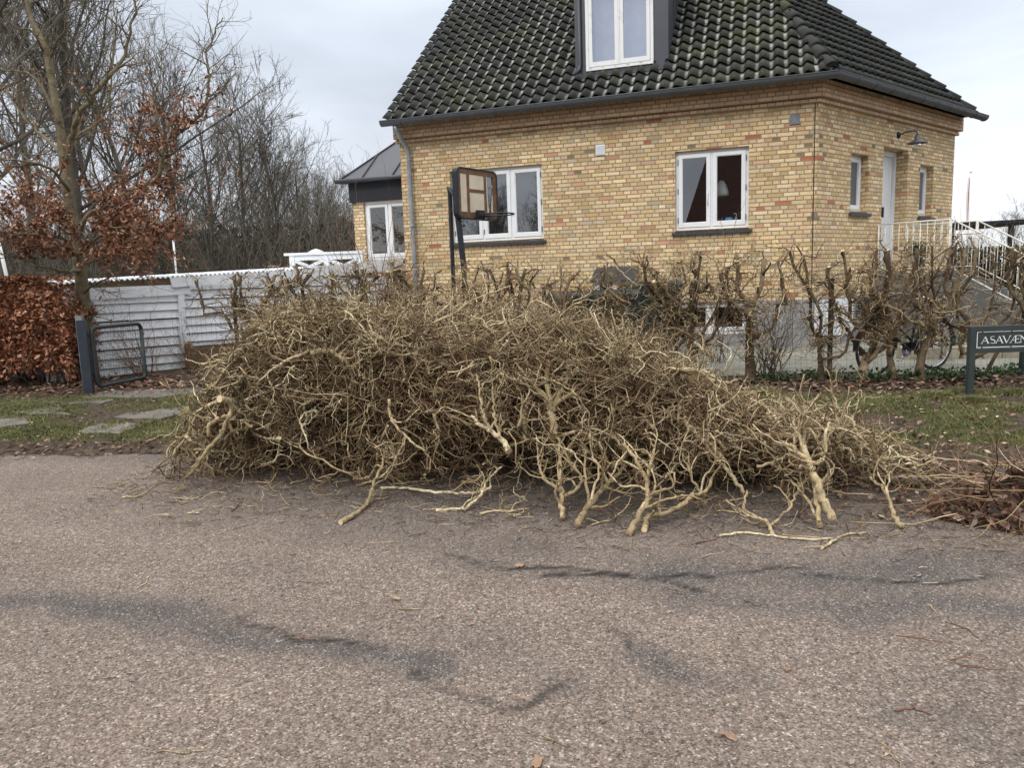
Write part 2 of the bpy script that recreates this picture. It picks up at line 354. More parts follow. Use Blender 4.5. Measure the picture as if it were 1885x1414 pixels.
# ================================================================ TERRAIN
EX = np.array([-400, -60, -20, -5, -3.3, -.5, 2.5, 3.6, 5, 7, 9, 12, 400.]); EY = np.array([20, 10.5, 8.7, 7.16, 6.9, 6.15, 4.95, 4.4, 3.3, 1.2, -3, -30, -60.])
def edge(x): return np.interp(x, EX, EY)
def hedge_y(x): return 9.62-.115*np.asarray(x)
def th(x, y):
    d = y-edge(x)+(N1.fbm(x, y, .5, 3)-.5)*.35
    t = np.clip((d+.12)/.3, 0, 1); t = t*t*(3-2*t)
    bump_ = (N2.fbm(x, y, .35, 4)-.5)*.05+(N3(x, y, .07)-.5)*.012
    near = (np.abs(x) < 12) & (y < 10.5)
    return gz(y)+(-.035)*(1-t)+t*(.012+np.where(near, bump_, 0)*np.clip((10.5-y)/2, 0, 1))
def gridmesh(name, xs, ys, zf, mats, attr=None, keep=None, **props):
    X, Y = np.meshgrid(xs, ys); Z = zf(X, Y); V = np.stack([X, Y, Z], -1).reshape(-1, 3)
    ny, nx = X.shape; i = np.arange(nx*ny).reshape(ny, nx)
    F = np.stack([i[:-1, :-1], i[:-1, 1:], i[1:, 1:], i[1:, :-1]], -1)
    if keep is not None:
        cx_ = (X[:-1, :-1]+X[1:, 1:])/2; cy_ = (Y[:-1, :-1]+Y[1:, 1:])/2; F = F[keep(cx_, cy_)]
    F = F.reshape(-1, 4)
    mb = MB(); mb.add(V, F, 0, V[F][..., :2], True); o = mb.build(name, mats, None, **props)
    if attr:
        for nme, fn in attr.items():
            a = o.data.attributes.new(nme, 'FLOAT', 'POINT'); a.data.foreach_set('value', fn(X, Y).ravel().astype(np.float32))
    return o
def stain(x, y):  # dark asphalt stains, with the brush heap's shadow painted in as well
    def seg(poly, wd, soft=1.):
        d = np.full(np.shape(x), 9.)
        for (a, b) in zip(poly[:-1], poly[1:]):
            a = G(*a)[:2]; b = G(*b)[:2]; ab = b-a; L = ab@ab
            t = np.clip(((x-a[0])*ab[0]+(y-a[1])*ab[1])/L, 0, 1)
            d = np.minimum(d, np.hypot(x-a[0]-t*ab[0], y-a[1]-t*ab[1]))
        return np.exp(-(d/wd)**2)
    wx = x+(N1.fbm(x, y, .35)-.5)*.22; wy = y+(N2.fbm(x, y, .35)-.5)*.22
    x, y = wx, wy
    s = 1.1*seg([(20, 1105), (120, 1112), (330, 1140), (480, 1175), (600, 1190), (700, 1205), (800, 1225)], .135)*(.6+.7*N3.fbm(x, y, .25))
    s = np.maximum(s, .8*seg([(800, 1160), (980, 1215), (1050, 1250)], .10)*N3.fbm(x, y, .4)*1.5)
    s = np.maximum(s, 1.0*seg([(1180, 1195), (1225, 1225), (1250, 1235)], .09))
    s = np.maximum(s, .95*seg([(1560, 1120), (1700, 1095), (1885, 1120)], .19))
    s = np.maximum(s, .8*seg([(1250, 1050), (1500, 1065), (1885, 1035)], .30)*(.5+N2.fbm(x, y, .4)))
    s = np.maximum(s, .8*seg([(1280, 1100), (1420, 1120), (1560, 1110)], .15)); s = np.maximum(s, .55*seg([(600, 960), (900, 1000), (1300, 1020)], .3)*(.4+N1.fbm(x, y, .3)))
    s = np.maximum(s, .55*seg([(820, 1040), (1000, 1055), (1130, 1065)], .13)*N3.fbm(x, y, .3)*1.6)
    s = np.maximum(s, .5*seg([(1620, 1310), (1750, 1330), (1885, 1400)], .10))
    s = np.maximum(s, .5*seg([(1300, 1250), (1400, 1250)], .07))
    # damp and leaf dirt along the edge, then the heap's shadow painted in
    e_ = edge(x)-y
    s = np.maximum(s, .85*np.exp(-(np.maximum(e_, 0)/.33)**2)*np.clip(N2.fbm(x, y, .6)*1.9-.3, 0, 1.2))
    heap_shadow = np.exp(-(((x-.1)/2.7)**4+((y-5.5+.22*x)/1.25)**4))
    s = np.maximum(s, .8*heap_shadow)
    s = np.maximum(s, .75*np.clip((N1.fbm(x, y, 1.1, 4)-.54)*3.2, 0, 1)*np.clip((x+1.5)/3.5, .15, 1)*np.clip((y-2.3)/1.5, .3, 1))
    return np.clip(s, 0, 1.2)
def crack(x, y):
    x = x+(N1.fbm(x, y, .12)-.5)*.10; y = y+(N2.fbm(x, y, .12)-.5)*.10
    c = np.zeros(np.shape(x))
    for poly in ([(755, 1235), (800, 1270), (850, 1285), (940, 1305), (1000, 1285), (1040, 1260)], [(820, 1020), (900, 1045), (1080, 1050), (1200, 1065), (1300, 1090)], [(1120, 1160), (1165, 1175), (1160, 1195)], [(1000, 1060), (1300, 1062), (1500, 1040)], [(1500, 1060), (1700, 1075), (1885, 1060)], [(430, 1140), (560, 1175), (700, 1195)]):
        d = np.full(np.shape(x), 9.)
        for (a, b) in zip(poly[:-1], poly[1:]):
            a = G(*a)[:2]; b = G(*b)[:2]; ab = b-a; t = np.clip(((x-a[0])*ab[0]+(y-a[1])*ab[1])/(ab@ab), 0, 1)
            d = np.minimum(d, np.hypot(x-a[0]-t*ab[0], y-a[1]-t*ab[1]))
        c = np.maximum(c, np.exp(-(d/.020)**2)*np.clip(N3.fbm(x, y, .15)*2.6-.5, 0, 1))
    return c
ASPH = Mt('worn_asphalt', .86, .25); _o = ASPH.obj()
_a = ASPH.n('ShaderNodeAttribute', attribute_name='stain').outputs['Fac']; _c = ASPH.n('ShaderNodeAttribute', attribute_name='crack').outputs['Fac']
_v = ASPH.n('ShaderNodeTexVoronoi'); _v.inputs['Scale'].default_value = 150; ASPH.put(_o, _v.inputs['Vector'])
_v2 = ASPH.n('ShaderNodeTexVoronoi'); _v2.inputs['Scale'].default_value = 90; ASPH.put(_o, _v2.inputs['Vector'])
_s = ASPH.n('ShaderNodeSeparateColor'); ASPH.put(_v.outputs['Color'], _s.inputs[0]); _s2 = ASPH.n('ShaderNodeSeparateColor'); ASPH.put(_v2.outputs['Color'], _s2.inputs[0])
_b = ASPH.ramp(_s.outputs[0], [(0, (.035, .027, .023)), (.3, (.118, .091, .072)), (.55, (.182, .142, .114)), (.8, (.245, .193, .157)), (.93, (.29, .18, .13)), (1, (.57, .50, .42))])
_b2 = ASPH.ramp(_s2.outputs[1], [(0, (.058, .045, .036)), (.5, (.170, .132, .105)), (.85, (.238, .187, .150)), (1, (.50, .45, .40))])
_b = ASPH.mix(.35, _b, _b2)
_b = ASPH.mix(1., _b, ASPH.rng(ASPH.noise(1.4, 5, .6, _o), .3, .7, .86, 1.14), 'MULTIPLY')
_b = ASPH.mix(1., _b, ASPH.rng(ASPH.noise(28, 4, .7, _o), .3, .7, .74, 1.22), 'MULTIPLY')
_dk = ASPH.ramp(_s.outputs[1], [(0, (.022, .020, .020)), (.6, (.062, .057, .056)), (.93, (.12, .108, .10)), (1, (.40, .37, .33))])
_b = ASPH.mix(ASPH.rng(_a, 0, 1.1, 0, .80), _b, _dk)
_b = ASPH.mix(ASPH.m_('MULTIPLY', _c, 1.0, None, True), _b, (.014, .012, .011))
ASPH.col(_b)
_h = ASPH.m_('SUBTRACT', ASPH.m_('SUBTRACT', 1., _v.outputs['Distance']), ASPH.m_('MULTIPLY', _c, 1.5))
ASPH.bump(ASPH.m_('ADD', _h, ASPH.m_('MULTIPLY', ASPH.noise(12, 4, .6, _o), .8)), .004, .8)
rx = np.concatenate([[-300, -80, -30, -14, -9], np.arange(-6, 6, .028), [6.5, 8, 10, 14, 30, 100]])
ry = np.concatenate([[-300, -60, -20, -6, -1, 1, 1.8], np.arange(2.0, 7.6, .028), [7.8, 8.5, 9.6, 12, 22]])
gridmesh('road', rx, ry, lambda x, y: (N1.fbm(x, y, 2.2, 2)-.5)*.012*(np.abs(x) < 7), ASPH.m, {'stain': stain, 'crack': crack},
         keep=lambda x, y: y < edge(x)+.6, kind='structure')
def gmask(x, y):
    d = y-edge(x); h = hedge_y(x)-y
    g = N1.fbm(x, y, .7, 4)*1.0+N3.fbm(x, y, .16, 2)*.35
    m = np.clip((g-np.where(x > 0, .635, .44))*4.5, 0, 1)*np.clip((d-.15)/.5, 0, 1)*np.clip((h-np.where(x > 0, .75, .3))/.5, 0, 1)
    # right verge: leaves and bare soil towards the road
    m = m*np.where(x > 1, np.clip((d-.75)/1.5, .0, 1), 1)
    return m
SOIL = Mt('verge_soil', .95, .1); _o = SOIL.obj(); _g = SOIL.n('ShaderNodeAttribute', attribute_name='grass').outputs['Fac']
_sc = SOIL.mix(SOIL.rng(SOIL.noise(16, 5, .7, _o), .35, .68, 0, 1), (.035, .026, .019), (.13, .098, .070))
_sg = SOIL.mix(SOIL.noise(30, 3, .6, _o), (.050, .058, .018), (.12, .125, .035))
SOIL.col(SOIL.mix(SOIL.m_('MULTIPLY', _g, .8), _sc, _sg)).bump(SOIL.noise(45, 5, .7, _o), .02, 1.)
tx = np.concatenate([[-800, -300, -120, -60, -30, -18, -13], np.arange(-11, 9, .06), [9.3, 10, 12, 16, 25, 50, 120, 300, 800]])
ty = np.concatenate([[-300, -100, -40, -12, -4, 0, 2], np.arange(3.0, 10.6, .05), np.arange(10.7, 14, .3), [15, 18, 24, 35, 60, 100, 200, 500, 1200]])
gridmesh('ground', tx, ty, th, SOIL.m, {'grass': gmask}, kind='structure')
# yard between the hedge and the house
YARD = Mt('yard_concrete', .9, .2); _o = YARD.obj(); _u, _v = YARD.uv()
_gx = YARD.m_('FRACT', YARD.m_('DIVIDE', _u, .5)); _gy = YARD.m_('FRACT', YARD.m_('DIVIDE', _v, .5))
_j = YARD.m_('MINIMUM', YARD.rng(_gx, .0, .02, 0, 1), YARD.rng(_gy, .0, .02, 0, 1))
YARD.col(YARD.mix(_j, (.06, .065, .04), YARD.mix(YARD.rng(YARD.noise(2.5, 6, .7, _o), .3, .7, 0, 1), (.15, .15, .12), (.29, .28, .24)))).bump(YARD.noise(60, 3, .6, _o), .002)
gridmesh('yard_paving', np.concatenate([[-3.2], np.arange(-3, 12, .5)]), np.arange(8.2, 20, .3), lambda x, y: gz(y)+.018+0*x, YARD.m, keep=lambda x, y: y > hedge_y(x)+.42, kind='structure')
# stone slabs of the path across the left verge
STONE = plain('worn_stone', (.15, .135, .115), .9, .2, 0, .3, 5, .004)
def slab(pxs, label):
    P = np.array([G(*p) for p in pxs]); n = len(P); P2 = []
    for i in range(n):
        for t in (0, .25, .5, .75):
            q = P[i]*(1-t)+P[(i+1) % n]*t; q = q+rs.randn(3)*.045; P2.append(q)
    P2 = np.array(P2); c = P2.mean(0); top = gz(c[1])+.017
    P2[:, 2] = top; B = P2.copy(); B[:, 2] = top-.09; n = len(P2); inner = (P2-c)*.96+c; inner[:, 2] = top+.006
    mb = MB(); a = np.arange(n); b = np.roll(a, -1)
    if np.cross((P2[1]-P2[0])[:2], (c-P2[0])[:2]) < 0: a, b = b, a
    mb.add(np.concatenate([B, P2, inner, [c+[0, 0, top+.006-c[2]]]]), np.concatenate([np.stack([a, b, b+n, a+n], 1), np.stack([a+n, b+n, b+2*n, a+2*n], 1)]), 0, None, False)
    f = np.stack([a+2*n, b+2*n, np.full(n, 3*n)], 1); mb.f.append((f, 0, np.zeros((n, 3, 2)), False))
    mb.build('paving_slab', STONE, None, label=label, category='paving slab', group='stone slabs across the left verge')
slab([(-40, 795), (55, 783), (60, 762), (-40, 768)], 'worn stone slab at the left picture edge nearest the road')
slab([(5, 762), (120, 768), (128, 748), (15, 750)], 'flat grey stone slab in the grass below the beech hedge')
slab([(70, 745), (185, 748), (205, 736), (85, 737)], 'narrow stone slab just in front of the blue gate post')
slab([(165, 735), (285, 736), (380, 722), (360, 712), (175, 722)], 'long grey slab running right from the gate post below the open gate')
slab([(210, 775), (300, 778), (390, 740), (330, 738)], 'stone slab half under the left end of the brush heap')
slab([(140, 800), (225, 802), (260, 782), (175, 780)], 'sunken gritty slab in the middle of the left verge')

# ================================================================ HOUSE
AF, BR_ = 1.24686, .87576
d_ = ray(1502, 360); C0 = CAM+d_*(12.2/d_[1]); C0[2] = 0
class Pl:
    def __init__(s, o, d, n, off=0.): s.o = np.asarray(o, float)+np.asarray(n)*off; s.d = np.asarray(d, float); s.n = np.asarray(n, float)
    def pt(s, u, z, o=0.): return s.o+s.d*u+np.array([0, 0, z])+s.n*o
    def box(s, mb, u0, u1, z0, z1, o0, o1, mat=0):
        return mb.obox(s.pt(u0, z0, o0), s.d*(u1-u0), np.array([0, 0, z1-z0]), s.n*(o1-o0), mat, uv=(lambda p: ((p-s.o)@s.d+((p-s.o)@s.n), p[2])))
    def px(s, px, py, off=0.):
        p = onplane(px, py, s.o+s.n*off, s.n); return float((p-s.o)@s.d), float(p[2])
PF = Pl(C0, (-sin(AF), cos(AF), 0), (-cos(AF), -sin(AF), 0))
PR = Pl(C0, (sin(BR_), cos(BR_), 0), (cos(BR_), -sin(BR_), 0))
SE, RE = 7.22, 5.455     # lengths of the two walls
house = empty('brick_house', (C0[0], C0[1], .236), label='yellow brick house with dark tiled roof, white windows and white front door', category='house')
def wall(pl, u0, u1, z0, z1, holes, depth=.12):
    """holes (u0,u1,z0,z1,depth)"""
    mb = MB(); us = sorted({u0, u1, *[h[0] for h in holes], *[h[1] for h in holes]}); zs = sorted({z0, z1, *[h[2] for h in holes], *[h[3] for h in holes]})
    for a, b in zip(us[:-1], us[1:]):
        for c, d in zip(zs[:-1], zs[1:]):
            if any(h[0] <= a+1e-6 and b <= h[1]+1e-6 and h[2] <= c+1e-6 and d <= h[3]+1e-6 for h in holes): continue
            V = [pl.pt(a, c), pl.pt(b, c), pl.pt(b, d), pl.pt(a, d)]
            mb.add(V, [[0, 1, 2, 3]], 0, [[(a, c), (b, c), (b, d), (a, d)]])
    for h in holes:
        a, b, c, d, dp = h
        for (p, q) in (((a, c), (a, d)), ((b, d), (b, c)), ((a, d), (b, d)), ((b, c), (a, c))):
            V = [pl.pt(*p), pl.pt(*q), pl.pt(*q, -dp), pl.pt(*p, -dp)]
            if p[0] == q[0]: U = [[(p[0], p[1]), (q[0], q[1]), (q[0]+dp, q[1]), (p[0]+dp, p[1])]]
            else: U = [[(p[0], p[1]), (q[0], q[1]), (q[0], q[1]-dp), (p[0], p[1]-dp)]]
            mb.add(V, [[0, 1, 2, 3]], 0, U)
    return mb
ZP, ZT = 1.02, 4.36
w1 = (4.49, 6.24, 2.21, 3.495); w2 = (1.017, 2.19, 2.22, 3.505)
ra = (1.13, 1.755, 2.45, 3.395); rb = (3.855, 4.475, 2.45, 3.395); dr = (2.31, 3.306, 1.42, 3.60)
wf = wall(PF, 0, SE, ZP, ZT, [(*w1, .10), (*w2, .10)])
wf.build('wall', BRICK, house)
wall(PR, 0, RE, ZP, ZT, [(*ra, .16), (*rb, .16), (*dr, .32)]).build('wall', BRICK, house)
# gable wall and the walls away from the street
gn = -PF.d*-1.0
mb = MB()
gA = PF.pt(SE, 0); gB = gA-PF.n*7.5; rB = PR.pt(RE, 0); rBk = rB-PR.n*6
def quad(mb, p, q, z0, z1):
    L = np.linalg.norm(q-p); mb.add([p+[0, 0, z0], q+[0, 0, z0], q+[0, 0, z1], p+[0, 0, z1]], [[0, 1, 2, 3]], 0, [[(0, z0), (L, z0), (L, z1), (0, z1)]])
zr = np.array([0, 0, 1.])
quad(mb, gA, gB, .2, ZT); quad(mb, rB, rBk, .2, ZT); quad(mb, gB, rBk, .2, ZT)
# gable triangle under the left verge
ridge_off = 5.0*cos(radians(41)); hg = 5.0*sin(radians(41))
g0 = PF.pt(SE, ZT, 0); g1 = PF.pt(SE, ZT+hg, -5.2); g2 = PF.pt(SE, ZT, -7.5)
mb.add([g0, g1, g2], [[0, 1, 2]], 0, [[(0, ZT), (5.2, ZT+hg), (7.5, ZT)]])
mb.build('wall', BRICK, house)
# plinth
def plinth(pl, L, holes):
    w_ = wall(pl, 0, L, .1, ZP, holes); return w_
bwR = (1.0, 2.25, .473, 1.018); bwL = (4.95, 6.7, .45, 1.0)
mb = plinth(PF, SE, [(*bwR, .12), (*bwL, .12)]); mb.build('plinth', PLINTH, house)
plinth(PR, RE, []).build('plinth', PLINTH, house)
mb = MB(); PR.box(mb, .02, 1.35, .38, 1.0, .004, .03); mb.build('cellar_hatch', WHITE, house, label='white panel low on the corner of the right wall')
# cornice: two oversailing courses then the band under the gutter, mitred at the corner
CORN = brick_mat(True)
def ledge(z0, z1, o):
    k = o*math.tan((pi-AF-BR_)/2)
    mb = MB()
    for pl, L in ((PF, SE+.06), (PR, RE+.06)):
        P = [pl.pt(-k, z0, o), pl.pt(L, z0, o), pl.pt(L, z1, o), pl.pt(-k, z1, o), pl.pt(0, z0, .0), pl.pt(L, z0, .0), pl.pt(0, z1, 0), pl.pt(L, z1, 0)]
        mb.add(P, [[0, 1, 2, 3]], 0, [[(-k+.4, z0), (L+.4, z0), (L+.4, z1), (-k+.4, z1)]])
        mb.add(P, [[0, 4, 5, 1], [3, 2, 7, 6], [1, 5, 7, 2]], 0, [[(0, z0), (0, z0+.02), (L, z0+.02), (L, z0)]]*3)
    mb.build('cornice', CORN, house)
ledge(4.065, 4.122, .055); ledge(4.136, 4.40, .125)
mb = MB(); PF.box(mb, -.02, SE+.02, 4.120, 4.138, .0, .035); PR.box(mb, -.02, RE+.02, 4.120, 4.138, .0, .035); mb.build('cornice_joint', CHARC, house)
# expansion joint and rain stains near the corner
mb = MB(); PF.box(mb, .03, .045, ZP, 4.06, -.01, .004); mb.build('expansion_joint', CHARC, house)
# ---- roof planes
def roofplane(pl, off, z0, pitch):
    up = -pl.n*cos(pitch)+zr*sin(pitch); o = pl.o+pl.n*off+zr*z0; n = np.cross(pl.d, up); n = n/np.linalg.norm(n)
    if n[2] < 0: n = -n
    return o, pl.d, up, n
OFF, ZE = .36, 4.415
oF, dF, uF, nF_ = roofplane(PF, OFF, ZE, radians(41)); oR, dR, uR, nR_ = roofplane(PR, OFF, ZE, radians(46))
hipd = np.cross(nF_, nR_); hipd = hipd/hipd[2]
A_ = np.array([[dF[0], -dR[0]], [dF[1], -dR[1]]]); s_, r_ = np.linalg.solve(A_, (oR-oF)[:2]); HB = oF+dF*s_
# right hip from two photo points lying on the right roof plane
q0 = onplane(1786, 203, oR, nR_); q1 = onplane(1640, 98, oR, nR_); hip2 = (q1-q0)/(q1-q0)[2]; HR = q0-hip2*(q0[2]-ZE)
# apex = meeting of both hips on the right plane
def uvR(p): return np.array([(p-oR)@dR, (p-oR)@uR])
a0, a1, b0, b1 = uvR(HB), uvR(HB+hipd), uvR(HR), uvR(HR+hip2)
T = np.linalg.solve(np.array([a1-a0, -(b1-b0)]).T, b0-a0); APEX = HB+hipd*T[0]; ZA = APEX[2]
TW, TC = .217, .297    # tile width, exposed length
def tiles(name, o, d, up, n, ulo, uhi, vmax, mat, amp=.033, flip=1, sub=8, skip=None, label=None):
    """pantile courses as real waves; ulo/uhi functions of v give the cut edges"""
    mb = MB(); nc = int(math.ceil(vmax/TC))
    for c in range(nc):
        v0, v1 = c*TC, min((c+1)*TC+.02, vmax)
        um, uM = min(ulo(v0), ulo(v1)), max(uhi(v0), uhi(v1))
        if uM-um < .02: continue
        k0, k1 = math.floor(um/TW*sub), math.ceil(uM/TW*sub); u = np.arange(k0, k1+1)*TW/sub
        ph = u/TW*2*pi
        wv = amp*(np.sin(ph*flip)+.22*np.sin(2*ph*flip))
        jit = (rs.rand(len(u)//sub+3)-.5)*.006; wv = wv+jit[((np.arange(len(u)))//sub)]
        lo = np.array([ulo(v0), ulo(v1)]); hi = np.array([uhi(v0), uhi(v1)])
        rows = []
        for i, (v, lift) in enumerate(((v0+.035, .015), (v0, .052), (v1, .012))):
            j = 0 if i < 2 else 1
            uu = np.clip(u, lo[j], hi[j]); rows.append(o+d*uu[:, None]+up*(v-(.012 if i == 1 else 0))+n*(wv+lift)[:, None])
        V = np.concatenate(rows); L = len(u); a = np.arange(L-1)
        F = np.concatenate([np.stack([a+r*L, a+1+r*L, a+1+(r+1)*L, a+(r+1)*L], 1) for r in (0, 1)])
        if skip is not None:
            cc = V[F].mean(1); F = F[~skip(cc)]
        if flip*np.dot(np.cross(d, up), n) < 0: pass
        uo = np.tile(u/TW*flip, 3); vo = np.concatenate([np.full(L, c+.02), np.full(L, c+.04), np.full(L, c+.98)])
        mb.add(V, F, 0, np.stack([uo, vo], -1)[F], True)
    return mb.build(name, mat, house)
def line_u(o, d, up, A, B):
    a = ((A-o)@d, (A-o)@up); b = ((B-o)@d, (B-o)@up); return lambda v: a[0]+(b[0]-a[0])*(v-a[1])/(b[1]-a[1])
vF = (APEX-oF)@uF; vR = (APEX-oR)@uR
# dormer geometry (front face parallel to the street wall)
PD = Pl(C0, PF.d, PF.n, -.28)
D0, D1, DZ0, DZ1 = 2.34, 3.89, 4.96, 6.95
def in_dormer(c):
    s = (c-C0)@PF.d; o_ = (c-C0)@PF.n; return (s > D0+.03) & (s < D1-.03) & (o_ < -.29) & (c[:, 2] < DZ1)
tiles('roof_tiles', oF, dF, uF, nF_, line_u(oF, dF, uF, HB, APEX), lambda v: SE+.12, vF, TILE_F, flip=-1, skip=in_dormer)
tiles('roof_tiles', oR, dR, uR, nR_, line_u(oR, dR, uR, HB, APEX), line_u(oR, dR, uR, HR, APEX), vR, TILE_R, amp=.022)
# under-roof boards so that no light leaks, and the hidden back slope
LV = oF+dF*(SE+.1); LT = LV+uF*vF
mb = MB(); dn = -.03
mb.add([HB+zr*dn, LV+zr*dn, LT+zr*dn, APEX+zr*dn], [[0, 1, 2, 3]]); mb.add([HB+zr*dn, HR+zr*dn, APEX+zr*dn], [[0, 1, 2]])
bk = LT-PF.n*4+zr*(-3.5); bk2 = APEX-PF.n*4+zr*(-3.5)
mb.add([LT+zr*dn, bk, bk2, APEX+zr*dn], [[0, 1, 2, 3]]); mb.add([APEX+zr*dn, bk2, HR+zr*dn], [[0, 1, 2]])
# soffit
mb.add([PF.pt(SE+.1, 4.40, .0), PF.pt(SE+.1, 4.40, OFF-.02), PF.pt(-.2, 4.40, OFF-.02), PF.pt(0, 4.40, 0)], [[0, 1, 2, 3]])
mb.build('roof_boards', CHARC, house)
# hip caps: overlapping half round tiles
def hipcaps(A, B, mat, r=.10, L=.36, lift=.03):
    mb = MB(); D = nrm(B-A); tot = np.linalg.norm(B-A); side = nrm(np.cross(D, zr)); up = np.cross(side, D); k = 0
    n = int(tot/L)
    for i in range(n+1):
        p = A+D*(i*L); q = p+D*(L+.05); rows = []
        for (c, rr, lf) in ((p, r*1.0, .035), (p, r*1.12, .035), (q, r*.92, 0)):
            rows.append([c+side*rr*cos(t)+up*(rr*sin(t)*.95+lf+lift-.06) for t in np.linspace(-.25, pi+.25, 13)])
        rows[0] = [c_*.0+(p+(np.array(c_)-p)*.80) for c_ in rows[0]]
        V = np.array(rows).reshape(-1, 3); a = np.arange(12)
        F = np.concatenate([np.stack([a+j*13, a+1+j*13, a+14+j*13, a+13+j*13], 1) for j in (0, 1)])
        mb.add(V, F, 0, None, True)
        if i == 0:
            mb.add(np.concatenate([rows[1], [p+up*-.05]]), [[j, j+1, 13] for j in range(12)], 0)
    return mb.build('hip_tiles', mat, house)
hipcaps(HB+hipd*.08, APEX, TILE_H); hipcaps(HR+hip2*.05, APEX, TILE_R)
hipcaps(APEX, LT, TILE_R)
# ---- gutters: half round channels with brackets, joined at the corner
def gutter(pl, u0, u1, mitre0):
    mb = MB(); r = .085; oc = OFF+.05; zc = 4.398; t = np.linspace(pi, 2*pi, 11)
    k = math.tan((pi-AF-BR_)/2); rows = []
    for u, mi in ((u0, mitre0), (u1, False)):
        for rr in (r, r-.006):
            rows.append([pl.pt(u-(k*(oc+rr*cos(a)) if mi else 0), zc+rr*sin(a), oc+rr*cos(a)) for a in t])
    V = np.array(rows).reshape(-1, 3); a = np.arange(10); n = 11
    mb.add(V, np.concatenate([np.stack([a, a+1, a+2*n+1, a+2*n], 1), np.stack([a+n, a+3*n, a+3*n+1, a+n+1], 1)]), 0, None, True)
    mb.add(V[2*n:3*n], [list(range(11))], 0)
    # rolled front lip
    mb.tubes(np.array([[pl.pt(u0-(k*(oc+r) if mitre0 else 0), zc+.004, oc+r), pl.pt(u1, zc+.004, oc+r)]]), .009, 8)
    for u in np.arange(u0+.35, u1, .6):
        P = np.array([[pl.pt(u, zc+(r+.004)*sin(a), oc+(r+.004)*cos(a)) for a in np.linspace(pi*1.05, 2*pi, 8)]]); mb.tubes(P, .006, 5)
    return mb.build('gutter', ZINC, house)
gutter(PF, 0, SE+.14, True); gutter(PR, 0, RE+.30, True)
# downpipe at the left end
x_ = 7.07
P = [PF.pt(x_+.03, 4.32, OFF+.03), PF.pt(x_+.02, 4.24, OFF+.0), PF.pt(x_-.01, 4.10, .24), PF.pt(x_-.05, 3.98, .12), PF.pt(x_-.06, 3.9, .09), PF.pt(x_-.06, 3.0, .08), PF.pt(x_-.07, 2.0, .08), PF.pt(x_-.07, .35, .08)]
mb = MB(); mb.tubes(np.array([P]), .04, 12)
for z in (3.75, 2.55, 1.35): mb.tubes(np.array([[PF.pt(x_-.065, z-.02, .08), PF.pt(x_-.065, z+.02, .08)]]), .047, 12)
mb.build('downpipe', GALV, house)
# ---- windows
def window(pl, r, n, glass, frame_m=WHITE, depth=.075, sill=True, handle=False, hinge=True, fw=.045, sw=.058, sill_over=.05, panes=None, name='window', sillmat=SLATE, right_sash_w=None):
    u0, u1, z0, z1 = r; win = MB(); b = -depth
    for (a, c, e, g) in ((u0, u0+fw, z0, z1), (u1-fw, u1, z0, z1), (u0+fw, u1-fw, z1-fw, z1), (u0+fw, u1-fw, z0, z0+fw)):
        pl.box(win, a, c, e, g, b-.07, b)
    iw = (u1-u0-2*fw); pitch = iw/n
    for i in range(1, n): pl.box(win, u0+fw+i*pitch-.016, u0+fw+i*pitch+.016, z0+fw, z1-fw, b-.07, b+.001)
    wo = win.build(name, frame_m, house)
    for i in range(n):
        a = u0+fw+i*pitch+(.018 if i else .004); c = u0+fw+(i+1)*pitch-(.018 if i < n-1 else .004); e, g = z0+fw+.004, z1-fw-.004
        sm = MB()
        for (p, q, x, y) in ((a, a+sw, e, g), (c-sw, c, e, g), (a+sw, c-sw, g-sw, g), (a+sw, c-sw, e, e+sw+.01)):
            pl.box(sm, p, q, x, y, b-.05, b+.014)
        # inner bevel bead
        for (p, q, x, y) in ((a+sw, a+sw+.010, e+sw+.01, g-sw), (c-sw-.010, c-sw, e+sw+.01, g-sw), (a+sw+.010, c-sw-.010, g-sw-.010, g-sw), (a+sw+.010, c-sw-.010, e+sw+.01, e+sw+.022)):
            pl.box(sm, p, q, x, y, b-.05, b+.004)
        sash = sm.build('sash', frame_m, wo)
        gm = MB(); gm.add([pl.pt(a+sw, e+sw, b-.02), pl.pt(c-sw, e+sw, b-.02), pl.pt(c-sw, g-sw, b-.02), pl.pt(a+sw, g-sw, b-.02)], [[0, 1, 2, 3]])
        gm.build('pane', glass, wo)
        if hinge:
            hu = a-.004 if i == 0 else c+.004
            for zz in (e+.12, (e+g)/2, g-.12):
                hm = MB(); pl.box(hm, hu-.007, hu+.007, zz-.045, zz+.045, b+.012, b+.024); hm.build('hinge', ZINC, wo)
    if sill:
        m2 = MB(); o0, o1 = -depth+.0, .055
        pl.box(m2, u0-.0, u1+.0, z0-.032, z0-.004, -depth, .0)
        pl.box(m2, u0-sill_over, u1+sill_over, z0-.085, z0-.034, .002, o1)
        m2.build('sill', sillmat, wo)
    return wo
W1 = window(PF, w1, 3, GL2); W2 = window(PF, w2, 2, GL1)
hm = MB(); uc_ = (w2[0]+w2[1])/2+.045
P = np.array([[PF.pt(uc_+.02, 2.62, -.05), PF.pt(uc_+.02, 2.63, -.02), PF.pt(uc_+.02, 2.82, -.02), PF.pt(uc_+.02, 2.83, -.05)]]); hm.tubes(P, .008, 6); hm.build('handle', WHITE, W2)
window(PR, ra, 1, FROST, depth=.13, hinge=False, sw=.05); window(PR, rb, 1, FROST, depth=.13, hinge=False, sw=.05)
window(PF, bwR, 2, GL1, depth=.09, sill=False, fw=.04, sw=.045, hinge=False); window(PF, bwL, 3, GL1, depth=.09, sill=False, fw=.04, sw=.045, hinge=False)
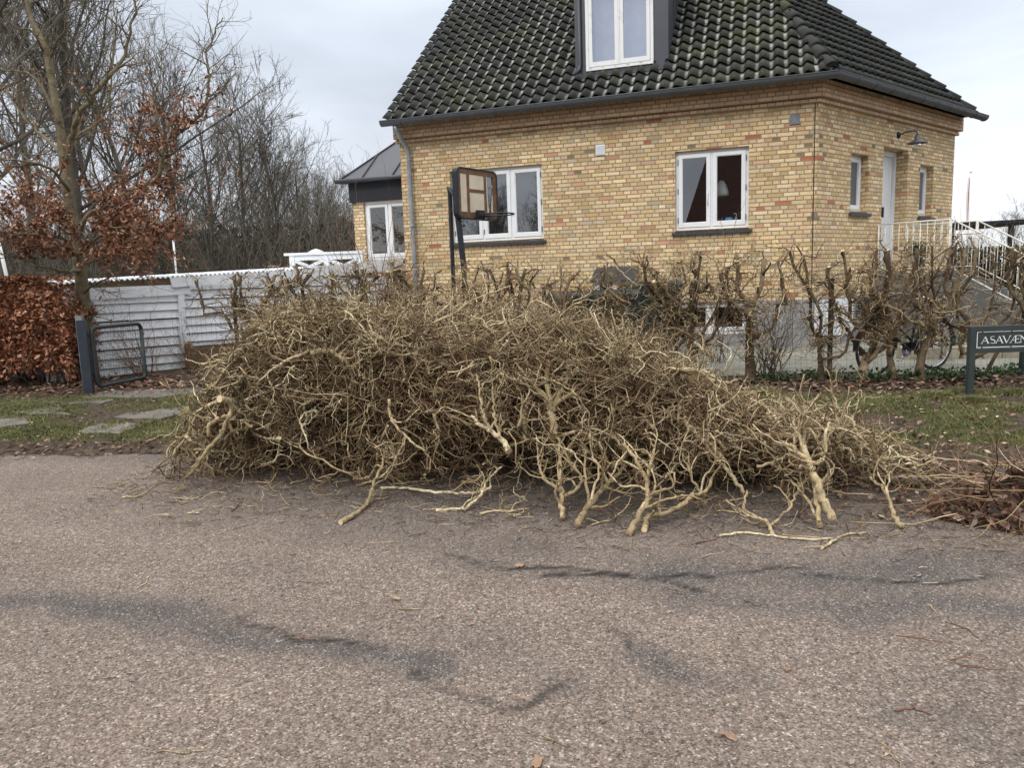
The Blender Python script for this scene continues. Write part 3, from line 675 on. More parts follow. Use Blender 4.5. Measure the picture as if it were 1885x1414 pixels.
# ---- door
u0, u1, z0, z1 = dr; b = -.26
dm = MB()
for (a, c, e, g) in ((u0, u0+.06, z0, z1), (u1-.06, u1, z0, z1), (u0+.06, u1-.06, z1-.09, z1)): PR.box(dm, a, c, e, g, b-.06, b+.05)
dob = dm.build('door', WHITE, house)
lm = MB(); gu0, gu1 = u0+.33, u0+.47
for (a, c, e, g) in ((u0+.065, gu0, z0+.01, z1-.095), (gu1, u1-.065, z0+.01, z1-.095), (gu0, gu1, z0+.01, z0+.88), (gu0, gu1, z1-.34, z1-.095)):
    PR.box(lm, a, c, e, g, b-.04, b)
for i in range(1, 7):
    uu = u0+.065+(u1-u0-.13)*i/7
    if gu0-.03 < uu < gu1+.03: PR.box(lm, uu-.004, uu+.004, z0+.05, z0+.80, b, b+.004)
    else: PR.box(lm, uu-.004, uu+.004, z0+.05, z1-.14, b, b+.004)
for (a, c, e, g) in ((gu0-.03, gu0, z0+.85, z1-.31), (gu1, gu1+.03, z0+.85, z1-.31), (gu0, gu1, z0+.85, z0+.88), (gu0, gu1, z1-.34, z1-.31)): PR.box(lm, a, c, e, g, b+.004, b+.016)
lm.build('door_leaf', WHITE, dob)
gm = MB(); PR.box(gm, gu0, gu1, z0+.88, z1-.34, b-.03, b-.02); gm.build('pane', GL1, dob)
gm = MB(); PR.box(gm, u0+.10, u0+.14, z0+.98, z0+1.18, b, b+.012); gm.tubes(np.array([[PR.pt(u0+.12, z0+1.1, b+.01), PR.pt(u0+.12, z0+1.1, b+.05), PR.pt(u0+.22, z0+1.1, b+.05)]]), .009, 8); gm.build('handle', BLACK, dob)
gm = MB(); PR.box(gm, u0-.012, u0+.02, z0+.95, z0+1.13, -.02, .03); gm.build('letter_bell', BLACK, house)
# ---- wall lamp
lb = PR.pt(2.86, 3.84, 0); nn = PR.n
mb = MB(); mb.lathe(lb, [(.0, .045), (.03, .042), (.055, .02), (.062, 0)], 16, axis=nn)
lob = mb.build('wall_lamp', BLACK, house)
P = np.array([[lb+nn*.03, lb+nn*.10+zr*.02, lb+nn*.20+zr*.035, lb+nn*.28+zr*.03, lb+nn*.325+zr*.0, lb+nn*.335+zr*-.06]])
mb = MB(); mb.tubes(P, .011, 8); mb.build('lamp_arm', BLACK, lob)
c_ = lb+nn*.335+zr*-.06
mb = MB(); mb.lathe(c_, [(.0, .012), (.042, .01), (.046, -.06), (.05, -.075), (.16, -.125), (.165, -.135), (.155, -.132), (.05, -.09), (0, -.085)], 24); mb.build('lamp_shade', ZINC, lob)
gbulb = Mt('clear_bulb_glass', .05, .5); gbulb.b.inputs['Transmission Weight'].default_value = .85; gbulb.col((.9, .88, .85))
mb = MB(); mb.lathe(c_, [(.04, -.09), (.055, -.13), (.058, -.165), (.045, -.20), (.0, -.215)], 16); mb.build('lamp_glass', gbulb.m, lob)
# ---- vents
mb = MB(); PF.box(mb, 3.36, 3.52, 3.555, 3.727, .002, .02)
for i in range(6): PF.box(mb, 3.375, 3.505, 3.575+i*.024, 3.587+i*.024, .020, .028)
mb.build('wall_vent', WHITE, house)
mb = MB(); PF.box(mb, .26, .407, 3.765, 3.92, .002, .01, 1)
for i in range(9): PF.box(mb, .266+i*.0165, .275+i*.0165, 3.77, 3.915, .010, .018, 0)
mb.build('wall_vent', [GALV, CHARC], house)
# ---- dormer
dmr = MB()
ww = (2.565, 3.718, 5.02, 6.62)
def roof_off(z): return OFF-(z-ZE)/math.tan(radians(41))
for (a, c, e, g) in ((D0, ww[0], DZ0, DZ1), (ww[1], D1, DZ0, DZ1), (ww[0], ww[1], DZ0, ww[2]), (ww[0], ww[1], ww[3], DZ1)):
    PD.box(dmr, a, c, e, g, -.05, 0)
for u, s_g in ((D0, -1), (D1, 1)):
    offb = roof_off(DZ1)+.28
    V = [PD.pt(u, DZ0-.06, 0), PD.pt(u, DZ1, 0), PD.pt(u, DZ1, offb)]
    V2 = [v+PD.d*.02*s_g for v in V]
    dmr.add(V+V2, [[0, 1, 2], [3, 4, 5]]); dmr.add(V+V2, [[0, 1, 4, 3], [1, 2, 5, 4], [2, 0, 3, 5]])
    for k in (.25, .5, .75):      # standing seams on the cheek
        z = DZ0+(DZ1-DZ0)*(1-k*.9); o_ = (roof_off(z)+.28)
        dmr.obox(PD.pt(u, z, o_*.98)+PD.d*.02*s_g, PD.d*.018*s_g, zr*(DZ1-z), PD.n*.008)
PD.box(dmr, D0-.12, D1+.12, DZ1, DZ1+.14, -3.3, .18)
# flashing apron on the tiles below the window
dmr.add([PD.pt(D0-.05, DZ0+.01, .004), PD.pt(D1+.05, DZ0+.01, .004), PD.pt(D1+.08, DZ0-.075, .135), PD.pt(D0-.08, DZ0-.075, .135)], [[0, 1, 2, 3]])
dob = dmr.build('dormer', ZROOF, house)
mb = MB()
mb.tubes(np.array([[PD.pt(D1-.07, DZ1, .04), PD.pt(D1-.07, DZ0+.2, .04), PD.pt(D1-.06, DZ0+.1, .05), PD.pt(D1+.0, DZ0+.0, .10)]]), .03, 10); mb.build('downpipe', ZROOF, dob)
a_, b_, z_0, z_1 = ww; wm_ = MB()
PDW = Pl(C0, PF.d, PF.n, -.28)
hs = house; house_save = house
def dwin():
    global house
    fwm = MB()
    for (a, c, e, g) in ((a_, a_+.05, z_0, z_1), (b_-.05, b_, z_0, z_1), (a_+.05, b_-.05, z_1-.05, z_1), (a_+.05, b_-.05, z_0, z_0+.05)): PDW.box(fwm, a, c, e, g, -.06, .025)
    mid = (a_+b_)/2; PDW.box(fwm, mid-.012, mid+.012, z_0+.05, z_1-.05, -.05, .034)
    fwm.build('window_frame', WOLD, dob)
    for (a, c) in ((a_+.055, mid-.015), (mid+.015, b_-.055)):
        sm = MB(); e, g = z_0+.055, z_1-.055; sw = .058
        for (p, q, x, y) in ((a, a+sw, e, g), (c-sw, c, e, g), (a+sw, c-sw, g-sw, g), (a+sw, c-sw, e, e+sw+.02)): PDW.box(sm, p, q, x, y, -.04, .030)
        sm.build('sash', WOLD, dob)
        gm = MB(); gm.add([PDW.pt(a+sw, e+sw, -.01), PDW.pt(c-sw, e+sw, -.01), PDW.pt(c-sw, g-sw, -.01), PDW.pt(a+sw, g-sw, -.01)], [[0, 1, 2, 3]]); gm.build('pane', GL3, dob)
dwin()
mb = MB(); CURT = plain('pale_curtain', (.55, .55, .6), .8, .1)
for (a, c) in ((a_+.1, b_-.1),):
    us = np.linspace(a, c, 60); V = [PDW.pt(u, z, -.32+.006*sin(u*30)) for z in (z_0, z_1) for u in us]; i = np.arange(59)
    mb.add(V, np.stack([i, i+1, i+61, i+60], 1), 0, None, True)
mb.build('curtain', CURT, dob)
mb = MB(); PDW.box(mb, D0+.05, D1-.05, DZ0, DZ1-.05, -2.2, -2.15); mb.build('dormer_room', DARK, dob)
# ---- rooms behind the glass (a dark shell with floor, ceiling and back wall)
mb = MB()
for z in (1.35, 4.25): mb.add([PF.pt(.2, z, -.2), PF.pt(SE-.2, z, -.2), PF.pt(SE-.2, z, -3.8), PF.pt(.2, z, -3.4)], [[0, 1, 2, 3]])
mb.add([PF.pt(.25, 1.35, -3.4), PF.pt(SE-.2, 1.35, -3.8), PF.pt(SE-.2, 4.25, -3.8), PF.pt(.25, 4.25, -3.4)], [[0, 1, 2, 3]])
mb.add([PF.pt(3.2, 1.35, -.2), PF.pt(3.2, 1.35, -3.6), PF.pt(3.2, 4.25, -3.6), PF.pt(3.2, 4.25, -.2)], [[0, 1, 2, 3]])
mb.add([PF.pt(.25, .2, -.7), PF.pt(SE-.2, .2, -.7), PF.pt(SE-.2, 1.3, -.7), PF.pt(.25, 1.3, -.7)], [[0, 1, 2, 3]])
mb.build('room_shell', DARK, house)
# pendant lamp, watering can and soap pump in the kitchen window: things of their own
SHD = plain('white_lampshade', (.85, .85, .83), .5, .3)
pc = PF.pt(1.47, 2.99, -.50)
t_ = empty('pendant_lamp', pc, label='white bell-shaped pendant lamp hanging inside the two-casement window', category='lamp')
mb = MB(); mb.lathe(pc, [(.0, .06), (.03, .055), (.05, .03), (.085, -.03), (.12, -.14), (.135, -.21), (.13, -.21), (.08, -.03), (0, 0)], 24); mb.build('lamp_shade', SHD, t_)
mb = MB(); mb.cyl(pc+zr*.05, pc+zr*(4.24-3.06), .004, sides=6); mb.build('cord', BLACK, t_)
BLUE = plain('pale_blue_plastic', (.10, .34, .62), .45, .4)
wc = PF.pt(1.33, 2.245, -.17)
t_ = empty('watering_can', wc, label='small light blue watering can on the inner sill of the two-casement window', category='watering can')
mb = MB(); mb.lathe(wc, [(0, 0), (.07, 0), (.068, .02), (.06, .15), (.055, .155), (0, .15)], 20); mb.build('body', BLUE, t_)
mb = MB(); mb.tubes(np.array([[wc+PF.d*.06+zr*.03, wc+PF.d*.10+zr*.06, wc+PF.d*.115+zr*.14, wc+PF.d*.10+zr*.16]]), .006, 6); mb.build('spout', BLUE, t_)
mb = MB(); mb.tubes(np.array([[wc-PF.d*.055+zr*.03, wc-PF.d*.10+zr*.05, wc-PF.d*.10+zr*.11, wc-PF.d*.055+zr*.13]]), .006, 6); mb.build('handle', BLUE, t_)
sp_ = PF.pt(1.215, 2.245, -.17)
t_ = empty('soap_dispenser', sp_, label='clear soap pump bottle beside the blue watering can', category='bottle')
mb = MB(); mb.lathe(sp_, [(0, 0), (.03, 0), (.03, .13), (.012, .15), (.012, .17), (0, .17)], 16); mb.build('bottle', GALV, t_)
mb = MB(); mb.tubes(np.array([[sp_+zr*.17, sp_+zr*.215, sp_+zr*.215+PF.d*.04]]), .006, 6); mb.build('pump', SHD, t_)
# ---- bay at the gable side with its zinc roof
PB = Pl(C0, PF.d, PF.n, -1.6)
bay = (SE, 9.19)
bw_ = (8.10, 8.93, 2.02, 3.245)
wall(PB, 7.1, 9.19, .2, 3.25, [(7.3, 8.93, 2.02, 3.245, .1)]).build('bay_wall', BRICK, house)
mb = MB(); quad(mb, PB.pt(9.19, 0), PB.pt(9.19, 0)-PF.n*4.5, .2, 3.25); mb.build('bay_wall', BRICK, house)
window(PB, (7.3, 8.93, 2.02, 3.245), 3, GL1, depth=.05, fw=.05, sw=.055, hinge=False)
mb = MB(); PB.box(mb, 7.1, 9.24, 3.25, 3.66, -.0, .06); mb.obox(PB.pt(9.19, 3.25, -3), PF.d*.05, zr*.41, PF.n*3.0)
mb.build('fascia', CHARC, house)
mb = MB()
E0 = PB.pt(9.36, 3.70, .16); E1 = PB.pt(7.0, 3.70, .16); Rl = PB.pt(8.42, 4.82, -1.35); Rr = PB.pt(7.0, 4.82, -1.35); E2 = PB.pt(9.36, 3.70, -5)
Rb = PB.pt(8.42, 4.82, -4.2)
for th_ in (0, .03):
    mb.add([E0+zr*th_, E1+zr*th_, Rr+zr*th_, Rl+zr*th_], [[0, 1, 2, 3]]); mb.add([E0+zr*th_, Rl+zr*th_, Rb+zr*th_, E2+zr*th_], [[0, 1, 2, 3]])
mb.add([Rl+zr*.03, Rr+zr*.03, PB.pt(7.0, 4.86, -4), PB.pt(8.42, 4.86, -4)], [[0, 1, 2, 3]])
for t in (.22, .52, .82):      # standing seams
    a = E0*(1-t)+E1*t; tt = min(t/.4, 1); top = Rl*(1-t)+Rr*t
    if t < .4: top = E0+(Rl-E0)*(t/.4)*.97
    else: top = Rl+(Rr-Rl)*((t-.4)/.6)
    mb.tubes(np.array([[a+zr*.05, top+zr*.05]]), .012, 5)
mb.tubes(np.array([[E0+zr*.04, Rl+zr*.04]]), .02, 6); mb.tubes(np.array([[Rl+zr*.06, Rr+zr*.06]]), .045, 8)
PB.box(mb, 7.0, 9.44, 3.655, 3.70, -.0, .22); mb.tubes(np.array([[PB.pt(9.46, 3.69, .22), PB.pt(7.0, 3.69, .22)]]), .045, 8)
mb.build('bay_roof', ZROOF, house)

# ================================================================ ENTRANCE STAIRS
stairs = empty('entrance_stairs', PR.pt(2.7, .236, .6), label='grey concrete landing and steps with white railing before the front door', category='stairs')
LZ = 1.40; TO = 1.22; s0_, s1_ = 2.12, 3.36
mb = MB(); PR.box(mb, s0_, s1_, .15, LZ-.06, .01, TO-.0); PR.box(mb, s0_-.03, s1_+.03, LZ-.058, LZ, .01, TO+.02)
mb.build('landing', CONC, stairs)
mb = MB(); ns = 7; GO = .28
for i in range(ns-1):
    z1_ = LZ-(i+1)*.166; PR.box(mb, s0_+.1, s1_-.1, .1, z1_, TO+.0+i*GO+.003, TO+(i+1)*GO)
mb.build('steps', CONC, stairs)
for s_q in (s0_, s1_-.1):
    mb = MB(); A = PR.pt(s_q, LZ-.10, TO+.003); Bq = PR.pt(s_q, .20, TO+ns*GO)
    V = [A, Bq+zr*.16, Bq-zr*.15, PR.pt(s_q, .12, TO+.003)]; V2 = [v+PR.d*.1 for v in V]
    mb.add(V+V2, [[0, 1, 2, 3], [7, 6, 5, 4], [0, 4, 5, 1], [1, 5, 6, 2], [3, 7, 4, 0]]); mb.build('stringer', CONC, stairs)
RAIL = plain('white_railing_paint', (.70, .68, .62), .5, .3, 0, .12, 9)
def railing(P0, P1, z0a, z0b, h, n, name='railing'):
    mb = MB(); P0 = np.asarray(P0, float); P1 = np.asarray(P1, float)
    mb.tubes(np.array([[P0+zr*(z0a+h), P1+zr*(z0b+h)]]), .013, 8); mb.tubes(np.array([[P0+zr*(z0a+.06), P1+zr*(z0b+.06)]]), .010, 6)
    t = np.linspace(0, 1, n)[:, None]; B_ = P0+(P1-P0)*t; zz = (z0a+(z0b-z0a)*t[:, 0])
    bot = B_.copy(); bot[:, 2] += zz+.06; top = B_.copy(); top[:, 2] += zz+h
    mb.tubes(np.stack([bot, top], 1), .0062, 6)
    for p, z in ((P0, z0a), (P1, z0b)): mb.tubes(np.array([[p+zr*z, p+zr*(z+h)]]), .014, 8)
    return mb.build(name, RAIL, stairs)
q = lambda u, o: PR.pt(u, 0, o)
for s_q in (s0_+.03, s1_-.03):
    railing(q(s_q, .03), q(s_q, TO-.03), LZ, LZ, .84, 11)
    railing(q(s_q, TO-.01), q(s_q, TO+ns*GO), LZ, LZ-ns*.166, .84, 19)
POT = plain('dark_pot', (.03, .035, .03), .6, .3)
SHRUBG = rnd_mat('evergreen_leaf', [(0, (.012, .03, .010)), (.6, (.03, .055, .018)), (1, (.06, .09, .03))], .6, .3)
def leaves(mb, Cn, size, R, mat=0, flat=0., curl=.35, val=None, asp=.55):
    Cn = np.asarray(Cn, float); N = len(Cn)
    if N == 0: return
    a = nrm(R.randn(N, 3)); nz = nrm(R.randn(N, 3))
    if flat: nz = nrm(nz*(1-flat)+zr*flat*1.2); 
    t = nrm(np.cross(nz, a)); b = np.cross(nz, t); sz = (size*(.6+.8*R.rand(N)))[:, None]
    cu = sz*curl*(R.rand(N)[:, None]*1.4-.2)
    base = Cn-t*sz*.5; tip = Cn+t*sz*.5+nz*cu; l = Cn+b*sz*asp*.5+nz*cu*.8; r = Cn-b*sz*asp*.5+nz*cu*.8
    V = np.stack([base, l, tip, r], 1).reshape(-1, 3); i = np.arange(N)*4
    F = np.concatenate([np.stack([i, i+1, i+2], 1), np.stack([i, i+2, i+3], 1)]); vv = R.rand(N) if val is None else val
    mb.add(V, F, mat, np.concatenate([vv, vv]))
pp = PR.pt(2.55, LZ, .55)
t_ = empty('potted_plant', pp, label='small dark green potted shrub standing on the landing by the front door', category='plant')
mb = MB(); mb.lathe(pp, [(0, 0), (.09, 0), (.12, .2), (.11, .2), (0, .18)], 16); mb.build('pot', POT, t_)
mb = MB(); R_ = np.random.RandomState(3); leaves(mb, pp+zr*.33+R_.randn(500, 3)*[.08, .08, .09], .05, R_); mb.build('foliage', SHRUBG, t_)
# ================================================================ WHITE SHED AND BOARD WALL
SA = at(130, 560, 11.3); SB = at(735, 560, 15.0)
sd_ = SB-SA; sd_[2] = 0; SLn = np.linalg.norm(sd_); sd_ /= SLn; sn_ = np.array([sd_[1], -sd_[0], 0.]); so_ = SA.copy(); so_[2] = 0
PS = Pl(so_, sd_, sn_)
def Sx(px, py, off=0.): return PS.px(px, py, off)
shed = empty('white_shed', (*PS.pt(2, 0)[:2], .2), label='low white board-clad shed with corrugated roof behind the garden gate', category='shed')
SHW = Mt('white_boards', .6, .3); _o = SHW.obj(); _n = SHW.noise(3, 5, .7, _o); _k = SHW.n('ShaderNodeSeparateXYZ'); SHW.put(_o, _k.inputs[0])
SHW.col(SHW.mix(1., SHW.mix(SHW.rng(_n, .5, .8, 0, 1), (.76, .78, .81), (.55, .56, .55)), SHW.mix(SHW.m_('MULTIPLY', SHW.rng(_k.outputs[2], .25, .75, 1, 0), SHW.rng(SHW.noise(12, 4, .7, _o), .4, .65, 0, 1)), (1., 1., 1.), (.42, .46, .34)), 'MULTIPLY')); SHW = SHW.m
OLDW = plain('weathered_wood', (.13, .09, .055), .9, .1, 0, .35, 7, .003)
def plank(mb, a, b, c, d, o0, o1, mat=0):
    """slanted board given by px corners: a top-left, b top-right, c bottom-right, d bottom-left"""
    P = [PS.pt(*Sx(*p, o1), o1) for p in (a, b, c, d)]; Q = [p-PS.n*(o1-o0) for p in P]
    mb.add(P+Q, [[0, 3, 2, 1], [4, 5, 6, 7], [0, 1, 5, 4], [1, 2, 6, 5], [2, 3, 7, 6], [3, 0, 4, 7]], mat)
uR_, _ = Sx(332, 600); uL_, _ = Sx(118, 600); uE_ = SLn+.3
bm_ = MB()
PS.box(bm_, uL_-.3, uE_, .15, 1.50, -.10, -.06, 1)
zt = [Sx(325, y)[1] for y in (556, 571, 587, 603, 619, 636, 652, 667.5, 683, 697)]
R_ = np.random.RandomState(5)
for i, z in enumerate(zt):
    h = .128 if i else .11; dz = R_.randn()*.004
    o = PS.pt(uL_-.3, z+dz+.012, -.02); bm_.obox(o, sd_*(uR_-uL_+.33), zr*h+sn_*-.035, sn_*.018, 0)
for xx in (uL_+.9, uR_-.75): PS.box(bm_, xx, xx+.05, .2, 1.55, -.055, -.03, 0)
zt = [Sx(342, y)[1] for y in (535, 551.5, 568, 584, 600, 615, 631, 647)]
for i, z in enumerate(zt):
    o = PS.pt(uR_+.06, z+.010, -.03); bm_.obox(o, sd_*(uE_-uR_-.1), zr*.128+sn_*-.035, sn_*.018, 0)
bm_.build('board_wall', [SHW, CHARC], shed)
mb = MB(); plank(mb, (328, 540), (339, 539), (345, 650), (334, 651), -.05, .03); mb.build('corner_post', SHW, shed)
mb = MB(); plank(mb, (118, 532), (350, 523), (351, 541), (120, 555), .0, .035); mb.build('fascia', SHW, shed)
mb = MB(); plank(mb, (313, 511), (545, 497), (545, 514), (318, 529), .04, .07); plank(mb, (545, 495), (742, 474), (742, 495), (545, 516), .035, .065); mb.build('fascia', SHW, shed)
# dark gap and corrugated roof
mb = MB(); plank(mb, (110, 524), (318, 514), (318, 528), (112, 537), -.25, -.20); mb.build('roof_beam', OLDW, shed)
COR = plain('white_corrugated_sheet', (.74, .76, .78), .4, .4, 0, .06, 5)
mb = MB(); n = 420; uu = np.linspace(uL_-.5, uE_, n); A1 = np.array([Sx(118, 524)[0], Sx(700, 474)[0]]); zz_ = np.interp(uu, A1, [Sx(118, 521, -.3)[1], Sx(640, 488, -.3)[1]])
rows = [np.array([PS.pt(u, z+.016*sin(u/.076*2*pi)+k*.03, -.18-k*1.6) for u, z in zip(uu, zz_)]) for k in (0, 1, 2)]
i = np.arange(n-1); mb.add(np.concatenate(rows), np.concatenate([np.stack([i, i+1, i+1+n, i+n], 1)+k*n for k in (0, 1)]), 0, None, True)
low_ = rows[0]-[0, 0, .012]; mb.add(np.concatenate([rows[0], low_]), np.stack([i+n, i+1+n, i+1, i], 1)); mb.build('roof_sheet', COR, shed)
# old timber planter at the foot of the wall
tb = empty('timber_raised_bed', (*PS.pt(uR_+.4, 0, .3)[:2], .2), label='weathered timber raised bed at the foot of the white board wall', category='raised bed')
mb = MB()
for k in range(3): PS.box(mb, uR_+.02, uR_+1.9, .16+k*.155, .305+k*.155, .28, .32)
mb.build('side_board', OLDW, tb)
mb = MB(); PS.box(mb, uR_-.04, uR_+.05, .15, .66, .25, .34); mb.build('corner_post', OLDW, tb)
mb = MB()
for k in range(3): mb.obox(PS.pt(uR_+.02, .16+k*.155, -.02), sd_*.04, zr*.145, sn_*.30)
mb.build('side_board', OLDW, tb)
# ---- white deck railing with crossed braces
DY = 16.2; d0 = at(533, 468, DY); d1 = at(662, 465, DY); zb_ = at(533, 512, DY)[2]
deck = empty('deck_railing', (d0[0], d0[1], .236), label='white wooden deck railing with crossed braces left of the bay window', category='railing')
mb = MB(); dv = (d1-d0); dv[2] = 0; du_ = dv/np.linalg.norm(dv); dn_ = np.array([du_[1], -du_[0], 0]); Ld = np.linalg.norm(dv); zt_ = d0[2]
PD2 = Pl((d0[0], d0[1], 0), du_, dn_)
PD2.box(mb, -.1, Ld+.1, zt_-.03, zt_+.02, -.05, .08); PD2.box(mb, 0, Ld, zt_-.14, zt_-.04, 0, .04); PD2.box(mb, 0, Ld, zb_-.02, zb_+.08, 0, .04); mb.build('rail', SHW, deck)
for u in (0., Ld*.49, Ld*.98):
    mb = MB(); PD2.box(mb, u, u+.10, .2, zt_-.03, -.05, .05); mb.build('post', SHW, deck)
for a, c in ((.1, Ld*.49), (Ld*.49+.1, Ld*.98)):
    for (p, q_) in (((a, zt_-.14), (c, zb_+.08)), ((a, zb_+.08), (c, zt_-.14))):
        A = PD2.pt(*p, .005 if p[1] > q_[1] else .012); B_ = PD2.pt(*q_, .005 if p[1] > q_[1] else .012); D_ = nrm(B_-A); pr_ = np.cross(D_, dn_)
        mb = MB(); mb.obox(A-pr_*.035, B_-A, pr_*.07, dn_*.025); mb.build('brace', SHW, deck)
q0_ = at(582, 466, 17.2)
t_ = empty('garden_lantern', (q0_[0], q0_[1], .236), label='small brown lantern with pale cap rising behind the white deck railing', category='lantern')
mb = MB(); mb.box((q0_[0], q0_[1], (q0_[2]+.236)/2-.0), (.16, .16, q0_[2]-.236)); mb.build('post', OLDW, t_)
mb = MB(); mb.lathe((q0_[0], q0_[1], q0_[2]), [(.0, .10), (.10, .07), (.19, .02), (.19, 0), (0, 0)], 12); mb.build('cap', RAIL, t_)

# ================================================================ GATE
BLUE_M = plain('blue_grey_paint', (.030, .037, .052), .5, .4, 0, .25, 6)
GREYG = plain('grey_green_gate_paint', (.036, .046, .050), .5, .4, .1, .25, 10)
gt = empty('garden_gate', G(164, 728), label='open wire garden gate in rounded tube frame hung on a blue-grey post', category='gate')
gp = G(165, 727); gp2 = gp+np.array([.0, 0, 0])
mb = MB(); hg_ = at(150, 596, gp[1])[2]; mb.box((gp[0], gp[1], hg_/2+.02), (.11, .11, hg_+.05), .3); mb.build('post', BLUE_M, gt)
A0 = at(166, 604, gp[1]+.05); A1 = at(258, 594, gp[1]+1.0); B0 = at(180, 712, gp[1]+.05); B1 = at(268, 690, gp[1]+1.0)
gx0, gx1 = (A0+B0)/2, (A1+B1)/2; gv = gx1-gx0; gv[2] = 0; Lg = np.linalg.norm(gv); gv /= Lg; ztp = A0[2]; zbt = B0[2]
g_ = lambda u, z: np.array([gx0[0], gx0[1], 0])+gv*u+zr*z
def rrect(u0, u1, z0, z1, r):
    P = []
    for (cu, cz, a0_) in ((u1-r, z1-r, 0), (u0+r, z1-r, pi/2), (u0+r, z0+r, pi), (u1-r, z0+r, 1.5*pi)):
        for t in np.linspace(0, pi/2, 6): P.append((cu+r*cos(a0_+t), cz+r*sin(a0_+t)))
    P.append(P[0]); return P
mb = MB(); mb.tubes(np.array([[g_(u, z) for u, z in rrect(.0, Lg, zbt, ztp, .08)]]), .027, 10); mb.build('frame', GREYG, gt)
WIRE = plain('thin_wire', (.10, .11, .11), .5, .4, .4, .2, 10)
mb = MB()
for u in np.arange(.05, Lg, .05): mb.tubes(np.array([[g_(u, zbt), g_(u, ztp)]]), .0016, 4)
for z in np.arange(zbt+.05, ztp, .05): mb.tubes(np.array([[g_(.0, z), g_(Lg, z)]]), .0016, 4)
mb.build('wire_mesh', WIRE, gt)
for z in (zbt+.12, ztp-.15):
    mb = MB(); mb.tubes(np.array([[gp+zr*z, g_(0, z)]]), .014, 6); mb.build('hinge', GREYG, gt)

# ================================================================ BARK
BARK_P = rnd_mat('pale_hawthorn_bark', [(0, (.11, .078, .042)), (.25, (.24, .175, .095)), (.55, (.41, .315, .180)), (.8, (.56, .455, .28)), (1, (.70, .61, .41))], .85, .15, 22, .42, .003, lich=True)
BARK_T = rnd_mat('thin_twig_bark', [(0, (.045, .028, .017)), (.3, (.105, .066, .036)), (.55, (.21, .142, .078)), (.8, (.38, .285, .165)), (1, (.60, .50, .32))], .85, .15, 10, .3)
BARK_R = rnd_mat('reddish_twig_bark', [(0, (.10, .048, .032)), (.5, (.19, .098, .062)), (1, (.32, .20, .13))], .8, .2, 10, .3)
BARK_H = rnd_mat('hedge_bark', [(0, (.062, .043, .026)), (.5, (.115, .080, .047)), (1, (.22, .16, .098))], .85, .15, 16, .4, .003, lich=True)
BARK_O = rnd_mat('oak_bark', [(0, (.105, .085, .055)), (.6, (.15, .125, .078)), (1, (.20, .17, .11))], .9, .1, 11, .45, .008)
BARK_F = rnd_mat('far_tree_bark', [(0, (.085, .074, .060)), (.5, (.14, .124, .100)), (1, (.21, .19, .155))], .9, .1, 2, .35)
CUT = rnd_mat('fresh_cut_wood', [(0, (.55, .40, .22)), (1, (.72, .57, .36))], .8, .2, 40, .15)
BROWNL = rnd_mat('brown_dead_leaf', [(0, (.075, .028, .015)), (.35, (.16, .062, .030)), (.7, (.26, .118, .062)), (.93, (.37, .19, .115)), (1, (.52, .34, .23))], .6, .35, 30, .25)
LITTER = rnd_mat('fallen_leaf', [(0, (.045, .024, .017)), (.35, (.12, .058, .038)), (.6, (.20, .105, .068)), (.85, (.27, .18, .12)), (1, (.46, .35, .23))], .7, .3, 30, .25)
# ================================================================ BEECH HEDGE
bh = empty('beech_hedge', (-8.3, 11.3, .2), label='clipped beech hedge full of coppery dead leaves at the left picture edge', category='hedge')
R_ = np.random.RandomState(11)
hx0, hx1 = -10.2, at(136, 560, 10.9)[0]; hyc = 11.2; hw = .55; ht = at(60, 508, 10.7)[2]
def hedge_pts(n):
    P = np.stack([hx0+(hx1-hx0)*R_.rand(n)**.8, hyc+(R_.rand(n)*2-1)*hw, .25+(ht-.25)*R_.rand(n)], 1)
    f = R_.rand(n) < .72; P[f, 1] = hyc-hw+np.abs(R_.randn(f.sum()))*.07+(N1(P[f, 0], P[f, 2], .3)-.5)*.14
    e_ = R_.rand(n) < .10; P[e_, 0] = hx1-np.abs(R_.randn(e_.sum()))*.06
    tpp = R_.rand(n) < .12; P[tpp, 2] = ht-np.abs(R_.randn(tpp.sum()))*.03+(N2(P[tpp, 0], P[tpp, 1], .25)-.5)*.08
    # rounded shoulder at the right end, thin foot
    rr = (P[:, 0]-(hx1-.55)).clip(0)/.55; lim = ht-.55*rr**2.5; P[:, 2] = np.where(P[:, 2] > lim, lim-.1*R_.rand(n)*rr, P[:, 2])
    k = (P[:, 2] > .75) | (R_.rand(n) < (P[:, 2]-.30).clip(0)*1.7)
    return P[k]
BEECH = rnd_mat('beech_dead_leaf', [(0, (.10, .038, .020)), (.35, (.22, .080, .038)), (.7, (.37, .145, .070)), (.93, (.50, .25, .14)), (1, (.62, .42, .29))], .5, .4, 30, .25)
mb = MB(); leaves(mb, hedge_pts(27000), .068, R_, curl=.5, asp=.62); mb.build('leaves', BEECH, bh)
mb = MB(); S = np.stack([hx0+(hx1-hx0)*R_.rand(90), hyc+(R_.rand(90)*2-1)*.3, np.full(90, .15)], 1)
P, r = grow(R_, S, np.tile([0, 0, 1.], (90, 1)), 1.1, .016, .006, 6, .18, (0, 0, .12)); mb.tubes(P, r, 5)
s_, d_, rr, t, Lp = spawn(R_, P, r, 14, .15, 1, .9); P2, r2 = grow(R_, s_, d_, .38, rr*.5, .002, 4, .25); mb.tubes(P2, r2, 3); mb.build('stems', BARK_H, bh)
